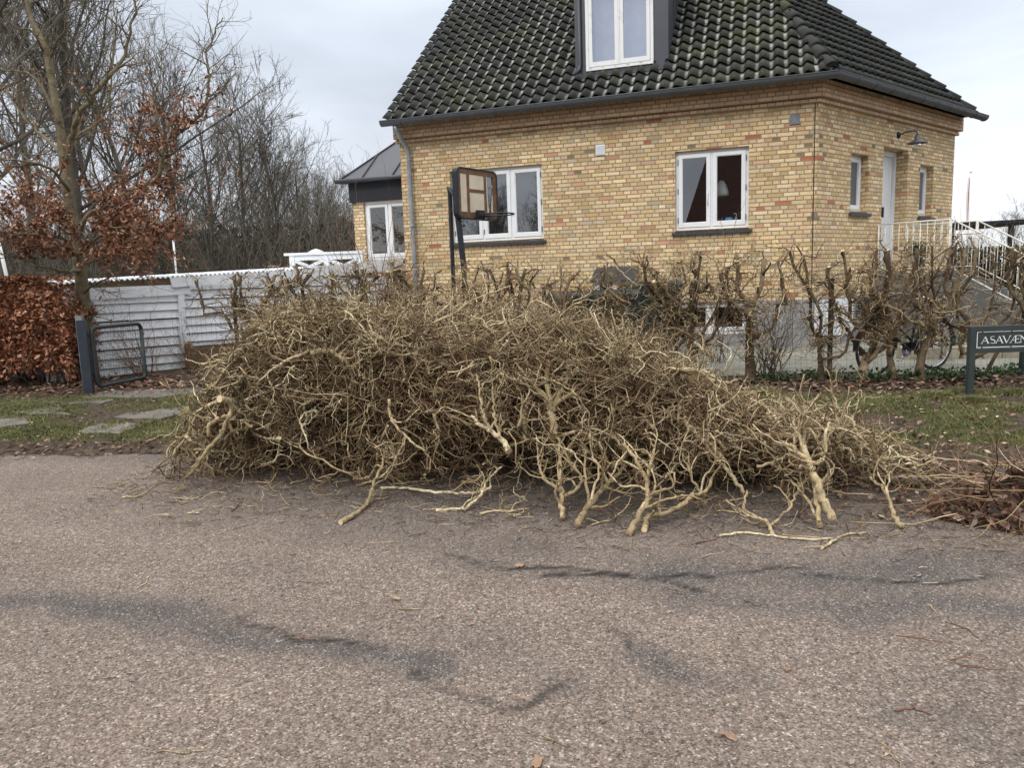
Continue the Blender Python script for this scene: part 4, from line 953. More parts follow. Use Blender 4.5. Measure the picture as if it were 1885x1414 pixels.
# grey picket behind the hedge foot and the blue bag
mb = MB()
for x in np.arange(hx1-1.9, hx1+.15, .13): mb.box((x, 11.85, .68), (.07, .02, 1.0))
mb.box((hx1-.9, 11.87, .95), (2., .03, .06)); mb.box((hx1-.9, 11.87, .45), (2., .03, .06))
GREYW = plain('silvered_wood', (.22, .22, .21), .9, .1, 0, .25, 6)
tf = empty('picket_fence', (hx1-.9, 11.85, .2), label='grey wooden picket fence half hidden behind the beech hedge', category='fence'); mb.build('pickets', GREYW, tf)
mb = MB(); p_ = G(162, 722)+np.array([-.25, .35, 0]); mb.box((p_[0]+.05, p_[1], .68), (.09, .07, 1.05)); mb.build('post', GREYW, tf)
BAG = plain('blue_plastic', (.02, .035, .22), .4, .5)
mb = MB(); c_ = at(95, 702, 11.75); R2 = np.random.RandomState(2)
mb.lathe((c_[0], c_[1], .2), [(0, 0), (.30, .0), (.36, .06), (.33, .16), (.2, .2), (0, .19)], 14)
V = mb.v[0]; V += R2.randn(*V.shape)*.022; mb.build('plastic_bag', BAG, None, label='dark blue plastic bag lying under the beech hedge', category='bag')

# ================================================================ OAK WITH BROWN LEAVES
def catmull(P, n):
    P = np.asarray(P, float); Q = np.vstack([2*P[0]-P[1], P, 2*P[-1]-P[-2]]); o = []
    for i in range(len(P)-1):
        for t in np.linspace(0, 1, n, endpoint=False):
            a, b, c, d = Q[i:i+4]; o.append(.5*((2*b)+(c-a)*t+(2*a-5*b+4*c-d)*t*t+(3*b-a-3*c+d)*t**3))
    o.append(P[-1]); return np.array(o)
ob_ = G(168, 700); OY = ob_[1]
oak = empty('young_oak_tree', (ob_[0], ob_[1], ob_[2]), label='young tree keeping coppery leaves on its lower crown, behind the open gate', category='tree')
R_ = np.random.RandomState(21)
trunk = [(170, 706, 0), (160, 620, 0), (152, 540, 0), (148, 500, 0), (136, 420, .02), (122, 334, .05), (113, 250, .1), (104, 200, .1), (86, 95, .2), (70, 60, .25), (56, 30, .3), (40, -60, .4), (30, -200, .6)]
tr_ = catmull([at(x, y, OY+o) for x, y, o in trunk], 4); rt = np.interp(np.arange(len(tr_)), [0, 8, 16, 28, len(tr_)], [.118, .092, .080, .055, .016])
mb = MB(); mb.tubes(tr_[None], rt[None], 14); mb.build('trunk', BARK_O, oak)
LB = [  # px, py, depth offset ; first entry joins the trunk ; start radius
 ([(122, 300, 0), (132, 255, -.1), (145, 215, -.3), (172, 175, -.45), (200, 141, -.5), (225, 110, -.5), (240, 60, -.5), (250, -10, -.5), (252, -90, -.4)], .060),
 ([(118, 270, .1), (150, 245, .3), (178, 225, .5), (200, 190, .6), (206, 130, .7), (212, 60, .7), (210, -30, .7)], .035),
 ([(140, 440, 0), (160, 400, -.2), (200, 375, -.4), (250, 345, -.7), (290, 327, -.9), (302, 270, -1.), (335, 240, -1.), (365, 210, -1.1), (382, 178, -1.1), (384, 130, -1.1), (380, 100, -1.1), (395, 60, -1.1), (410, 30, -1.1)], .050),
 ([(302, 275, -1.), (290, 220, -1.), (282, 180, -.9), (292, 140, -.9), (302, 95, -.9), (325, 60, -.9)], .018),
 ([(382, 178, -1.1), (410, 165, -1.1), (425, 130, -1.1), (430, 110, -1.1)], .012), ([(380, 98, -1.1), (362, 70, -1.1), (355, 46, -1.1)], .010), ([(384, 142, -1.1), (410, 115, -1.1), (432, 80, -1.1)], .010),
 ([(148, 480, 0), (140, 470, -.2), (118, 440, -.6), (80, 430, -.9), (40, 430, -1.2), (0, 425, -1.4), (-60, 400, -1.6)], .034),
 ([(150, 500, 0), (120, 500, -.3), (80, 490, -.6), (45, 476, -.8), (10, 468, -1.), (-40, 450, -1.2)], .034),
 ([(150, 490, .0), (190, 470, .3), (240, 455, .6), (290, 445, .8), (330, 420, 1.), (380, 400, 1.2), (430, 350, 1.3), (455, 320, 1.3)], .030),
 ([(134, 400, 0), (95, 375, .3), (60, 360, .5), (20, 340, .7), (-40, 300, .9)], .036),
 ([(128, 350, 0), (90, 310, -.3), (50, 300, -.5), (0, 290, -.6), (-60, 270, -.8)], .034),
 ([(118, 290, 0), (80, 250, .4), (45, 215, .6), (20, 180, .7), (-20, 120, .8)], .036),
 ([(110, 225, 0), (70, 150, .3), (40, 130, .4), (0, 128, .5), (-60, 110, .6)], .030),
 ([(86, 95, .2), (60, 60, .0), (30, 50, -.1), (0, 30, -.2)], .028),
 ([(88, 110, .2), (110, 70, .1), (124, 30, .0), (130, -40, 0)], .030),
 ([(146, 470, 0), (175, 440, -.5), (205, 420, -.9), (250, 415, -1.2), (300, 400, -1.5)], .026),
 ([(152, 540, 0), (185, 520, -.5), (225, 500, -.8), (280, 500, -1.1), (325, 490, -1.3)], .022),
 ([(158, 600, 0), (180, 572, -.2), (200, 565, -.3)], .012), ([(156, 575, 0), (185, 585, -.2), (205, 590, -.3), (213, 588, -.35)], .010)]
mainP = []
mb = MB(); LF = []
for pts, r0 in LB:
    P = catmull([at(x, y, OY+o) for x, y, o in pts], 4); P[1:] += R_.randn(len(P)-1, 3)*.012; r = np.linspace(r0, max(r0*.18, .003), len(P)); r = r*.8; mb.tubes(P[None], r[None], 8); mainP.append((P, r))
allk = []
for P, r in mainP:
    L = np.linalg.norm(np.diff(P, axis=0), axis=1).sum(); k = max(3, int(L*7))
    s_, d_, rr, t, Lp = spawn(R_, P[None], r[None], k, .1, 1, .8); ln = (.35+.5*R_.rand(k))*np.clip(L*.45, .2, .9)
    P2, r2 = grow(R_, s_, d_, ln, np.minimum(rr*.55, .014), .0022, 6, .17, (0, 0, .05)); mb.tubes(P2, r2, 4)
    s_, d_, rr, t, Lp = spawn(R_, P2, r2, 6, .2, 1, .8); P3, r3 = grow(R_, s_, d_, .12+.30*R_.rand(len(s_)), np.minimum(rr*.6, .005), .0014, 4, .2, (0, 0, .04)); mb.tubes(P3, r3, 3)
    allk.append(P3[:, 1:].reshape(-1, 3)); allk.append(P2[:, 2:].reshape(-1, 3))
mb.build('branches', BARK_O, oak)
K = np.concatenate(allk)
# leaves where the photograph keeps them: the lower crown and the right-hand limb
def near_px(K):
    d = K-CAM; z = d@FW; return IW/2+FOC*(d@RC)/z, IH/2-FOC*(d@UC)/z
kx, ky = near_px(K)
wgt = np.exp(-((ky-415)/64)**2)*np.clip((345-kx)/60, 0, 1)*np.clip((kx+60)/140, .35, 1)+np.exp(-((kx-305)/75)**2-((ky-270)/75)**2)*.9+np.exp(-((kx-130)/70)**2-((ky-350)/60)**2)*.30+np.exp(-((kx-195)/18)**2-((ky-565)/20)**2)*.35+.012*(ky > 120)
nl = 15500; wgt = wgt*((ky < 515) & ((ky < 470) | (kx > 130)))+.003*(ky >= 520); p_ = wgt/wgt.sum(); idx = R_.choice(len(K), nl, p=p_); clump = R_.rand(len(K)) < .5
idx = idx[clump[idx] | (R_.rand(nl) < .35)]
C_ = K[idx]+R_.randn(len(idx), 3)*.035; C_[:, 2] -= .02
mb = MB(); leaves(mb, C_, .062, R_, curl=.8, asp=.5); mb.build('leaves', BROWNL, oak)
# bare reddish shrub in front of the white boards
def shrub(name, base, n, h, r0, wob, label, mat, seed, spread=.35, kids=5, cat='shrub', group=None):
    R = np.random.RandomState(seed); o = empty(name, base, label=label, category=cat)
    if group: o['group'] = group
    S = np.asarray(base)+np.c_[R.randn(n, 2)*.08, np.zeros(n)]; D = np.c_[R.randn(n, 2)*spread, np.ones(n)]
    P, r = grow(R, S, D, h*(.6+.6*R.rand(n)), r0, r0*.3, 9, wob, (0, 0, .02)); mb = MB(); mb.tubes(P, r, 4)
    s_, d_, rr, t, Lp = spawn(R, P, r, kids, .2, 1, .6); P2, r2 = grow(R, s_, d_, h*.32*(.4+R.rand(len(s_))), rr*.6, .0012, 5, wob*1.2, (0, 0, .03)); mb.tubes(P2, r2, 3)
    s_, d_, rr, t, Lp = spawn(R, P2, r2, 2, .3, 1, .6); P3, r3 = grow(R, s_, d_, h*.12*(.5+R.rand(len(s_))), rr*.7, .001, 3, wob); mb.tubes(P3, r3, 3)
    mb.build('stems', mat, o); return o
shrub('bare_shrub', G(262, 696)+[0, .1, 0], 26, 1.0, .006, .16, 'bare reddish shrub just behind the wire garden gate', BARK_R, 31, .55)
shrub('bare_shrub', G(345, 690)+[0, .1, 0], 14, .9, .006, .18, 'sparse bare shrub at the timber raised bed', BARK_R, 32, .6)
shrub('rose_bush', at(705, 600, 11.6)*[1, 1, 0]+[0, 0, .2], 18, 2.2, .009, .10, 'tall bare arching rose stems in front of the bay window', BARK_R, 33, .30, 4)
shrub('rose_bush', at(1330, 640, 10.9)*[1, 1, 0]+[0, 0, .2], 10, 1.9, .006, .10, 'thin bare stems rising before the two-casement window', BARK_H, 35, .25, 3)

# ================================================================ FOREST
def tree_mesh(seed, H, crown=.4, tw=1.0, upright=.6):
    R = np.random.RandomState(seed); mb = MB()
    n0 = 10; P, r = grow(R, [[0, 0, 0]], [[0, 0, 1]], H*.78, H*.0125, H*.004, n0, .06, (0, 0, .12)); tk = MB(); tk.tubes(P, r, 8)
    s_, d_, rr, t, Lp = spawn(R, P, r, 21, .25, 1, .8); d_[:, 2] = np.abs(d_[:, 2])*.6+upright*.7
    P1, r1 = grow(R, s_, d_, H*crown*(1.1-.55*t)*(.7+.5*R.rand(len(t))), rr*.42, H*.0010, 8, .13, (0, 0, .07)); mb.tubes(P1, r1, 5)
    s_, d_, rr, t, Lp = spawn(R, P1, r1, 9, .15, 1, .65); P2, r2 = grow(R, s_, d_, Lp*.40*(.6+.6*R.rand(len(t))), rr*.5, H*.0006, 6, .15, (0, 0, .08)); mb.tubes(P2, r2, 3)
    s_, d_, rr, t, Lp = spawn(R, P2, r2, 6, .2, 1, .55); P3, r3 = grow(R, s_, d_, Lp*.5*(.5+.6*R.rand(len(t))), np.maximum(rr*.6, H*.0007), H*.0004, 4, .16, (0, 0, .07)); mb.tubes(P3, r3, 3)
    s_, d_, rr, t, Lp = spawn(R, P3, r3, 3, .3, 1, .5); P4, r4 = grow(R, s_, d_, Lp*.55*(.5+.6*R.rand(len(t))), H*.00048, H*.00025, 3, .15, (0, 0, .06)); mb.tubes(P4, r4, 3)
    return tk, mb
protos = []
for k, (sd, H, cr, up) in enumerate([(101, 14, .44, .6), (102, 14, .40, .8), (103, 14, .46, .45)]):
    tk, cm = tree_mesh(sd, H, cr, 1, up)
    o = empty('bare_tree', (0, 0, 0)); tk.build('trunk', BARK_F, o); cm.build('crown', BARK_F, o); protos.append(o)
# x px of the trunk, distance, height
TREES = [(-30, 26, 19, 0, 'tall grey trunk filling the left picture edge'), (150, 31, 20, 1, 'tallest bare tree, directly behind the young oak'), (262, 36, 14.5, 0, 'bare tree whose crown passes the top edge right of the young oak'),
 (60, 38, 18, 2, 'bare tree between the left edge and the young oak'), (330, 40, 14.5, 1, 'bare tree behind the tip of the oak limb'), (455, 42, 13.6, 2, 'round-topped bare tree standing free against the sky'), (520, 40, 12.2, 0, 'bare tree right of the round-topped one'),
 (565, 46, 11.0, 1, 'bare tree sloping down towards the house'), (610, 50, 9.6, 2, 'small bare tree next to the bay roof'), (650, 52, 8.8, 0, 'lowest bare tree touching the bay roof edge'), (395, 48, 14.5, 0, 'bare tree in the second row behind the oak limb'),
 (200, 46, 18, 2, 'distant bare tree seen through the young oak'), (500, 54, 12, 1, 'far bare tree in the gap of the wood'), (590, 60, 11.5, 2, 'farthest bare tree of the wood'), (690, 58, 9, 1, 'bare tree hidden partly by the bay roof')]
used = set()
for i, (px, Y, H, k, lab) in enumerate(TREES):
    p = at(px, 520, Y); o = protos[k]
    if k in used:
        src = o; o = src.copy(); COL.objects.link(o)
        for ch in src.children: c = ch.copy(); COL.objects.link(c); c.parent = o; c.matrix_parent_inverse = Matrix.Identity(4)
    used.add(k)
    for ch in o.children: ch.matrix_parent_inverse = Matrix.Identity(4)
    o.location = (p[0], p[1], .1); s = H/14*(.93 if px > 380 else 1.0); o.scale = (s*1.08, s*1.08, s); o.rotation_euler = (0, 0, i*1.7)
    o['label'] = lab; o['category'] = 'tree'; o['group'] = 'bare trees of the wood behind the shed'
for i, (px, Y, H, lab) in enumerate([(1862, 62, 6.6, 'small bare tree on the horizon at the right edge'), (1925, 70, 7.5, 'bare treetop cut off by the right picture edge'), (1800, 90, 5.2, 'faint low tree behind the railing at right')]):
    src = protos[i]; o = src.copy(); COL.objects.link(o)
    for ch in src.children: c = ch.copy(); COL.objects.link(c); c.parent = o; c.matrix_parent_inverse = Matrix.Identity(4)
    p = at(px, 480, Y); o.location = (p[0], p[1], .1); o.scale = (H/14,)*3; o['label'] = lab; o['category'] = 'tree'; o['group'] = 'small trees far right'
# trees and a house across the street, behind the camera (the panes mirror them)
for i, (x, y, H) in enumerate([(-13, -9, 5.5), (-17, -12, 7.5), (-9.5, -10, 5), (-22, -9, 8), (-15.5, -17, 9), (-18.5, -9.5, 6), (-20, -11, 6.5), (-24.5, -11, 6.5), (-14.5, -8.5, 5.5), (-27, -13, 7.5), (-22, -14, 7.5), (-12, -12, 6)]):
    src = protos[i % 3]; o = src.copy(); COL.objects.link(o)
    for ch in src.children: c = ch.copy(); COL.objects.link(c); c.parent = o; c.matrix_parent_inverse = Matrix.Identity(4)
    o.location = (x, y, 0); o.scale = (H/14,)*3; o.rotation_euler = (0, 0, i*2.1); o['label'] = 'bare tree across the street mirrored in the window panes'; o['category'] = 'tree'; o['group'] = 'trees across the street'
RBR = plain('red_brick', (.16, .06, .04), .9, .1, 0, .3, 12)
nb = empty('red_brick_house', (1.0, -17, 0), label='red brick house across the street, seen only mirrored in the windows', category='house')
mb = MB(); mb.box((.2, -17, 2.2), (16.6, 7, 4.4)); mb.add([(-8.1, -13.5, 4.4), (-8.1, -17, 8.9), (-8.1, -20.5, 4.4)], [[0, 1, 2]]); mb.build('wall', RBR, nb)
mb = MB(); mb.add([(-8.6, -13.1, 4.1), (8.9, -13.1, 4.1), (8.9, -17, 9.2), (-8.6, -17, 9.2), (-8.6, -20.9, 4.1), (8.9, -20.9, 4.1)], [[0, 1, 2, 3], [5, 4, 3, 2]])
mb.build('roof', plain('red_roof', (.09, .05, .04), .9, .1, 0, .4, 9), nb)
mb = MB(); mb.box((-6.9, -17, 9.4), (.7, .7, 1.4)); mb.build('chimney', RBR, nb)
# undergrowth of the wood: one tangled mass
R_ = np.random.RandomState(41); mb = MB(); n = 7500
U_ = R_.rand(n); Yv = 33+24*R_.rand(n); pxv = -150+960*R_.rand(n); X = np.array([(p-IW/2)/FOC for p in pxv])*Yv
D = np.c_[R_.randn(n, 2)*.35, np.ones(n)]; P, r = grow(R_, np.c_[X, Yv, np.full(n, .1)], D, 2.4+4.8*R_.rand(n)**1.3, .022, .006, 7, .13, (0, 0, .03)); mb.tubes(P, r, 3)
s_, d_, rr, t, Lp = spawn(R_, P, r, 7, .1, 1, .7); P2, r2 = grow(R_, s_, d_, .5+1.1*R_.rand(len(t)), .009, .004, 4, .2, (0, 0, .05)); mb.tubes(P2, r2, 3)
c = R_.rand(15000, 1); PV = np.c_[(-150+960*R_.rand(15000)-IW/2)/FOC, np.ones(15000)]*(38+18*c); Z = .1+(R_.rand(15000)**1.5)*4.6
UND = rnd_mat('undergrowth', [(0, (.022, .022, .014)), (.5, (.042, .036, .022)), (.85, (.065, .05, .03)), (1, (.09, .06, .035))], .9, .1, 1.5, .3)
leaves(mb, np.c_[PV, Z], .40, R_, mat=1, asp=.8)
mb.build('woodland_undergrowth', [BARK_F, UND], None, kind='stuff', label='dark tangled undergrowth of the wood behind the shed')
# leaning white poles
WP = plain('white_pole', (.72, .72, .70), .5, .3, 0, .08, 3)
a_ = at(12, 508, 19); b_ = at(-6, 430, 19); mb = MB(); D = (b_-a_); mb.tubes(np.array([[a_-D*1.0*((a_[2]-.1)/D[2]), a_+D*.0, b_+D*.4]]), .042, 8); mb.build('white_pole', WP, None, label='thick white pole leaning at the left picture edge above the beech hedge', category='pole')
a_ = at(325, 506, 17); b_ = at(318, 432, 17); D = (b_-a_); mb = MB(); mb.tubes(np.array([[a_-D*((a_[2]-.2)/D[2]), a_, b_]]), .022, 8); mb.build('white_pole', WP, None, label='thin white pole standing behind the shed roof', category='pole')
# flagpole with pennant at the right
f0 = at(1787, 318, 34); f1 = at(1779, 420, 34)
fl = empty('flagpole', (f0[0], f0[1], .2), label='distant white flagpole with limp red and white pennant', category='flagpole')
mb = MB(); mb.tubes(np.array([[[f0[0], f0[1], .2], [f0[0], f0[1], f0[2]]]]), [[.055, .035]], 8); mb.lathe((f0[0], f0[1], f0[2]), [(0, .12), (.05, .09), (.06, .04), (.03, 0)], 8); mb.build('pole', WP, fl)
RED = plain('red_cloth', (.42, .04, .05), .8, .1); mb = MB()
zz = np.linspace(f0[2]-.12, f0[2]-2.3, 16); w0 = .03+.06*np.sin(np.linspace(.4, pi, 16)); V = []
for z, w_ in zip(zz, w0): V += [(f0[0]-.04-w_*.2, f0[1]-.05, z), (f0[0]-.04-w_, f0[1]-.10, z-.05), (f0[0]-.04-w_*1.4, f0[1]-.02, z-.08)]
V = np.array(V); i = np.arange(15)*3; mb.add(V, np.concatenate([np.stack([i, i+1, i+4, i+3], 1)]), 0, None, True); mb.add(V, np.stack([i+1, i+2, i+5, i+4], 1), 1, None, True); mb.build('pennant', [RED, WP], fl)
# carport beam with posts at the right
b0_ = at(1752, 413, 21); b1_ = at(1960, 402, 21)
cp = empty('carport', (b0_[0], b0_[1], .2), label='dark horizontal carport roof edge beyond the entrance railing', category='carport')
mb = MB(); mb.obox(b0_-[0, 0, .05], b1_-b0_, zr*.09, np.array([0, 3.5, .0])); mb.build('roof', CHARC, cp)
for t in (.03, .55, .98):
    p = b0_*(1-t)+b1_*t; mb = MB(); mb.box((p[0], p[1]+.1, p[2]/2+.05), (.1, .1, p[2]-.15)); mb.build('post', CHARC, cp)
# wheelhouse-grey tarpaulin roof and evergreen hedge behind the railing
R_ = np.random.RandomState(44); n = 9000
x0 = at(1756, 480, 19)[0]; P = np.c_[x0+6.0*R_.rand(n), 18.6+1.4*R_.rand(n), .3+1.6*R_.rand(n)**.8]
hb = empty('evergreen_hedge', (x0+3, 19.2, .2), label='dark evergreen hedge behind the entrance railing', category='hedge'); mb = MB(); leaves(mb, P, .12, R_); mb.build('foliage', rnd_mat('dark_hedge_leaf', [(0, (.012, .018, .010)), (.7, (.035, .040, .02)), (1, (.07, .06, .035))], .8, .2), hb)
mb = MB(); s_ = np.c_[x0+6.0*R_.rand(160), 19.2+.4*R_.randn(160), np.full(160, .2)]; P, r = grow(R_, s_, np.tile([0, 0, 1.], (160, 1)), 2.1, .015, .004, 7, .15, (0, 0, .05)); mb.tubes(P, r, 3)
s2, d2, rr, t, Lp = spawn(R_, P, r, 6, .4, 1, .6); P2, r2 = grow(R_, s2, d2, .5, rr*.6, .002, 4, .15, (0, 0, .05)); mb.tubes(P2, r2, 3); mb.build('stems', BARK_F, hb)

# ================================================================ WIRE FENCE
FG = plain('dark_green_post', (.022, .035, .032), .5, .4, .1, .3, 8)
fence = empty('wire_fence', (2.5, hedge_y(2.5)+.17, .13), label='low wire mesh fence on dark green posts running behind the pollarded hedge', category='fence')
def fy(x): return hedge_y(x)+.17
fxs = [-3.7, -1.6, .45, 2.3, 3.97, 6.2]
for x in fxs:
    z = float(gz(fy(x))); mb = MB(); mb.box((x, fy(x), z+.60), (.045, .045, 1.25), .1); mb.box((x, fy(x), z+1.235), (.055, .055, .02), .1); mb.build('post', FG, fence)
mb = MB(); a_ = np.array([6.2, fy(6.2), 1.05]); b_ = G(1812, 692); mb.tubes(np.array([[a_, b_]]), .022, 8); mb.build('brace', BARK_H, fence)
mb = MB(); xs = np.arange(-4.6, 7.6, .068); top = np.c_[xs, fy(xs), gz(fy(xs))+1.05]; bot = np.c_[xs, fy(xs), gz(fy(xs))+.04]
R_ = np.random.RandomState(5); mid = (top+bot)/2+R_.randn(len(xs), 3)*[.004, .006, 0]
mb.tubes(np.stack([bot, mid, top], 1), .0013, 3)
for h in np.linspace(.04, 1.05, 11):
    xx = np.linspace(-4.6, 7.6, 60); P = np.c_[xx, fy(xx)+R_.randn(60)*.004, gz(fy(xx))+h+R_.randn(60)*.004]; mb.tubes(P[None], .0013, 3)
mb.build('wire_mesh', WIRE, fence)

# ================================================================ POLLARDED HEDGE
HED = [  # world x, fork height, arms, trunk radius, twigs, label
 (6.35, .75, 5, .05, 60, 'pollarded hawthorn cut off by the right picture edge, above the street sign'),
 (5.55, .55, 5, .045, 60, 'leaning pollarded hawthorn right of the bicycle rear wheel'), (4.98, .75, 5, .050, 60, 'thick pollarded hawthorn in front of the bicycle rear wheel'),
 (4.66, .6, 5, .045, 60, 'pollarded hawthorn hiding the bicycle frame'), (4.28, .42, 6, .066, 80, 'Y-shaped pollarded hawthorn left of the bicycle'), (3.80, .5, 4, .04, 60, 'slender pollarded hawthorn beside the green post by the white panel'),
 (2.95, .95, 4, .062, 90, 'free-standing pollarded hawthorn with a tall two-armed head'), (2.28, .6, 5, .05, 70, 'pollarded hawthorn before the right cellar window'), (1.98, .9, 4, .05, 60, 'twin-stemmed pollarded hawthorn left of the cellar window'),
 (1.50, .7, 5, .05, 70, 'pollarded hawthorn in front of the dark bins'), (.75, .8, 5, .045, 60, 'pollarded hawthorn left of the dark bins'), (.15, .7, 6, .05, 60, 'pollarded hawthorn with three dark stubs right of the hoop'),
 (-.35, .8, 5, .045, 60, 'pollarded hawthorn closest to the basketball hoop'), (-.95, .8, 5, .045, 70, 'pollarded hawthorn left of the basketball hoop'), (-1.45, .8, 6, .05, 80, 'pollarded hawthorn below the downpipe'),
 (-1.95, .8, 6, .05, 80, 'pollarded hawthorn below the bay window'), (-2.45, .8, 6, .05, 80, 'pollarded hawthorn before the white deck railing'), (-2.95, .8, 6, .05, 80, 'pale-topped pollarded hawthorn near the left end of the hedge'), (-3.4, .9, 6, .055, 90, 'last pollarded hawthorn at the left end, against the white boards')]
for i, (x, fh, na, rt_, ntw, lab) in enumerate(HED):
    R = np.random.RandomState(500+i); y = float(hedge_y(x)); z = float(gz(y))
    o = empty('pollarded_hawthorn', (x, y, z), label=lab, category='hedge shrub', group='pollarded hawthorns of the cut hedge')
    mb = MB(); lean = R.randn()*.22
    P, r = grow(R, [[x, y, z-.03]], [[lean, 0, 1]], fh, rt_*1.15, rt_*.8, 8, .13, (0, 0, .10)); r[:, 0] *= 1.35; r[:, 1:] *= np.linspace(1, .62, 8); mb.tubes(P, r, 10, cap=1, caps=(True, False))
    topz = 1.66+R.rand(1)[0]*.05+(.05 if x > 3 else 0); st = P[0, -1]
    fr = P[0, R.randint(4, 8, na)]; fr[:na//2] = st
    ang = np.linspace(-1, 1, na)+R.randn(na)*.15; D = np.c_[ang*1.2+R.randn(na)*.4, R.randn(na)*.28, .25+.6*R.rand(na)]
    ends = np.c_[st[0]+ang*(.40+.30*R.rand(na)), y+R.randn(na)*.10, topz-.06*R.rand(na)-np.abs(ang)*.05*R.rand(na)]
    low_ = R.rand(na) < .35; ends[low_, 2] -= .35*R.rand(low_.sum())
    arms = []; rads = []
    for k in range(na):
        t = np.linspace(0, 1, 9)[:, None]; c1 = fr[k]+D[k]*.32; Pk = (1-t)**2*fr[k]+2*t*(1-t)*c1+t*t*ends[k]
        Pk[1:-1] += np.array([R.randn(3)*.04 for _ in range(4)])[[0, 0, 1, 1, 2, 2, 3]]+R.randn(7, 3)*.018; arms.append(Pk); rads.append(np.linspace(rt_*.46, rt_*(.20+.25*R.rand()), 9)*(1+.08*R.randn(9)))
    arms = np.array(arms); rads = np.array(rads); rads[:, -1] *= 1.22; mb.tubes(arms, rads, 8, cap=1)
    # short cut stubs on the heads
    s_, d_, rr, t, Lp = spawn(R, arms, rads, 4, .45, 1, .75); d_[:, 2] = np.abs(d_[:, 2])+.35
    P2, r2 = grow(R, s_, d_, .10+.16*R.rand(len(t)), np.minimum(rr*.62, .020), .009, 4, .3); P2[..., 2] = np.minimum(P2[..., 2], topz+.07); mb.tubes(P2, r2, 6, cap=1); mb.build('trunk', [BARK_H, CUT], o)
    mb = MB(); A = np.concatenate([arms.reshape(-1, 3), P[0, 5:]]); A = A[A[:, 2] > z+.45] if x > 2 else A; ntw = int(ntw*(1.15 if x > 2 else 1.6)); src = A[R.randint(0, len(A), ntw)]
    dr_ = np.c_[R.randn(ntw)*1.0, R.randn(ntw)*.55, R.randn(ntw)*.55+.1]; T1, q1 = grow(R, src, dr_, .14+.46*R.rand(ntw)**1.5, .0068, .003, 8, .42); T1[..., 2] = np.minimum(T1[..., 2], topz+.06+.05*R.rand()); mb.tubes(T1, q1, 4)
    s_, d_, rr, t, Lp = spawn(R, T1, q1, 4, .1, 1, .95); T2, q2 = grow(R, s_, d_, .05+.20*R.rand(len(t)), .0034, .0018, 5, .45); mb.tubes(T2, q2, 3)
    s_, d_, rr, t, Lp = spawn(R, T2, q2, 2, .2, 1, .9); T3, q3 = grow(R, s_, d_, .03+.09*R.rand(len(t)), .0022, .0013, 3, .4); mb.tubes(T3, q3, 3)
    mb.build('twigs', BARK_T, o)
for k, (x, n, h, lab) in enumerate([(3.25, 34, 1.1, 'clump of thin bare stems right of the free-standing hawthorn'), (1.2, 22, 1.0, 'thin bare suckers growing between the hawthorns before the bins')]):
    shrub('bare_shrub', (x, hedge_y(x)+.25, .14), n, h, .006, .14, lab, BARK_H, 60+k, .33, 5)

# ================================================================ BASKETBALL HOOP
p0 = at(842, 350, 10.6); bw0 = np.array([p0[0], p0[1], 0]); bwd = nrm(np.array([.53, .70, 0])); bnn = np.array([bwd[1], -bwd[0], 0])
PH = Pl(bw0, bwd, bnn); zt_ = at(842, 305, 10.6)[2]; zb_ = at(842, 402, 10.6)[2]; BWd = .90
hoop = empty('basketball_hoop', (bw0[0]+.1, bw0[1]+.1, .2), label='old basketball hoop with cracked rust-brown backboard on black posts', category='basketball hoop')
RUST = plain('rusty_brown_frame', (.155, .085, .048), .8, .2, 0, .35, 9); BEIGE = plain('yellowed_plastic', (.60, .52, .40), .6, .3, 0, .12, 5)
mb = MB(); pr = rrect(0, BWd, zb_, zt_, .09); po = [(u, z) for u, z in pr]; n = len(po)
V = [PH.pt(u, z, .0) for u, z in po]+[PH.pt(u, z, -.09) for u, z in po]+[PH.pt(BWd/2+(u-BWd/2)*.94, (zb_+zt_)/2+(z-(zb_+zt_)/2)*.94, .0) for u, z in po]+[PH.pt(BWd/2+(u-BWd/2)*.94, (zb_+zt_)/2+(z-(zb_+zt_)/2)*.94, -.09) for u, z in po]
i = np.arange(n-1); mb.add(V, np.concatenate([np.stack([i, i+1, i+1+n, i+n], 1), np.stack([i+2*n, i+1+2*n, i+1, i], 1), np.stack([i+3*n, i+1+3*n, i+1+2*n, i+2*n], 1)]), 0, None, False); mb.build('backboard_rim', BLACK, hoop)
mb = MB(); e_ = .028; u1_, u2_ = BWd*.235, BWd*.66
for (a, c, z0, z1) in ((e_, .075, zb_+e_, zt_-e_), (BWd-.10, BWd-e_, zb_+e_, zt_-e_), (.075, BWd-.10, zb_+e_, zb_+.10), (.075, BWd-.10, zt_-.085, zt_-e_), (u1_, u1_+.055, zb_+.1, zt_-.085), (u2_, u2_+.055, zb_+.1, zt_-.085), (u1_+.055, u2_, zb_+.375, zb_+.42)):
    PH.box(mb, a, c, z0, z1, -.03, -.005)
mb.build('backboard_frame', RUST, hoop)
mb = MB()
for (a, c, z0, z1) in ((.075, u1_, zb_+.1, zt_-.085), (u1_+.055, u2_, zb_+.42, zt_-.085), (u1_+.055, u2_, zb_+.1, zb_+.375)): PH.box(mb, a, c, z0, z1, -.025, -.011)
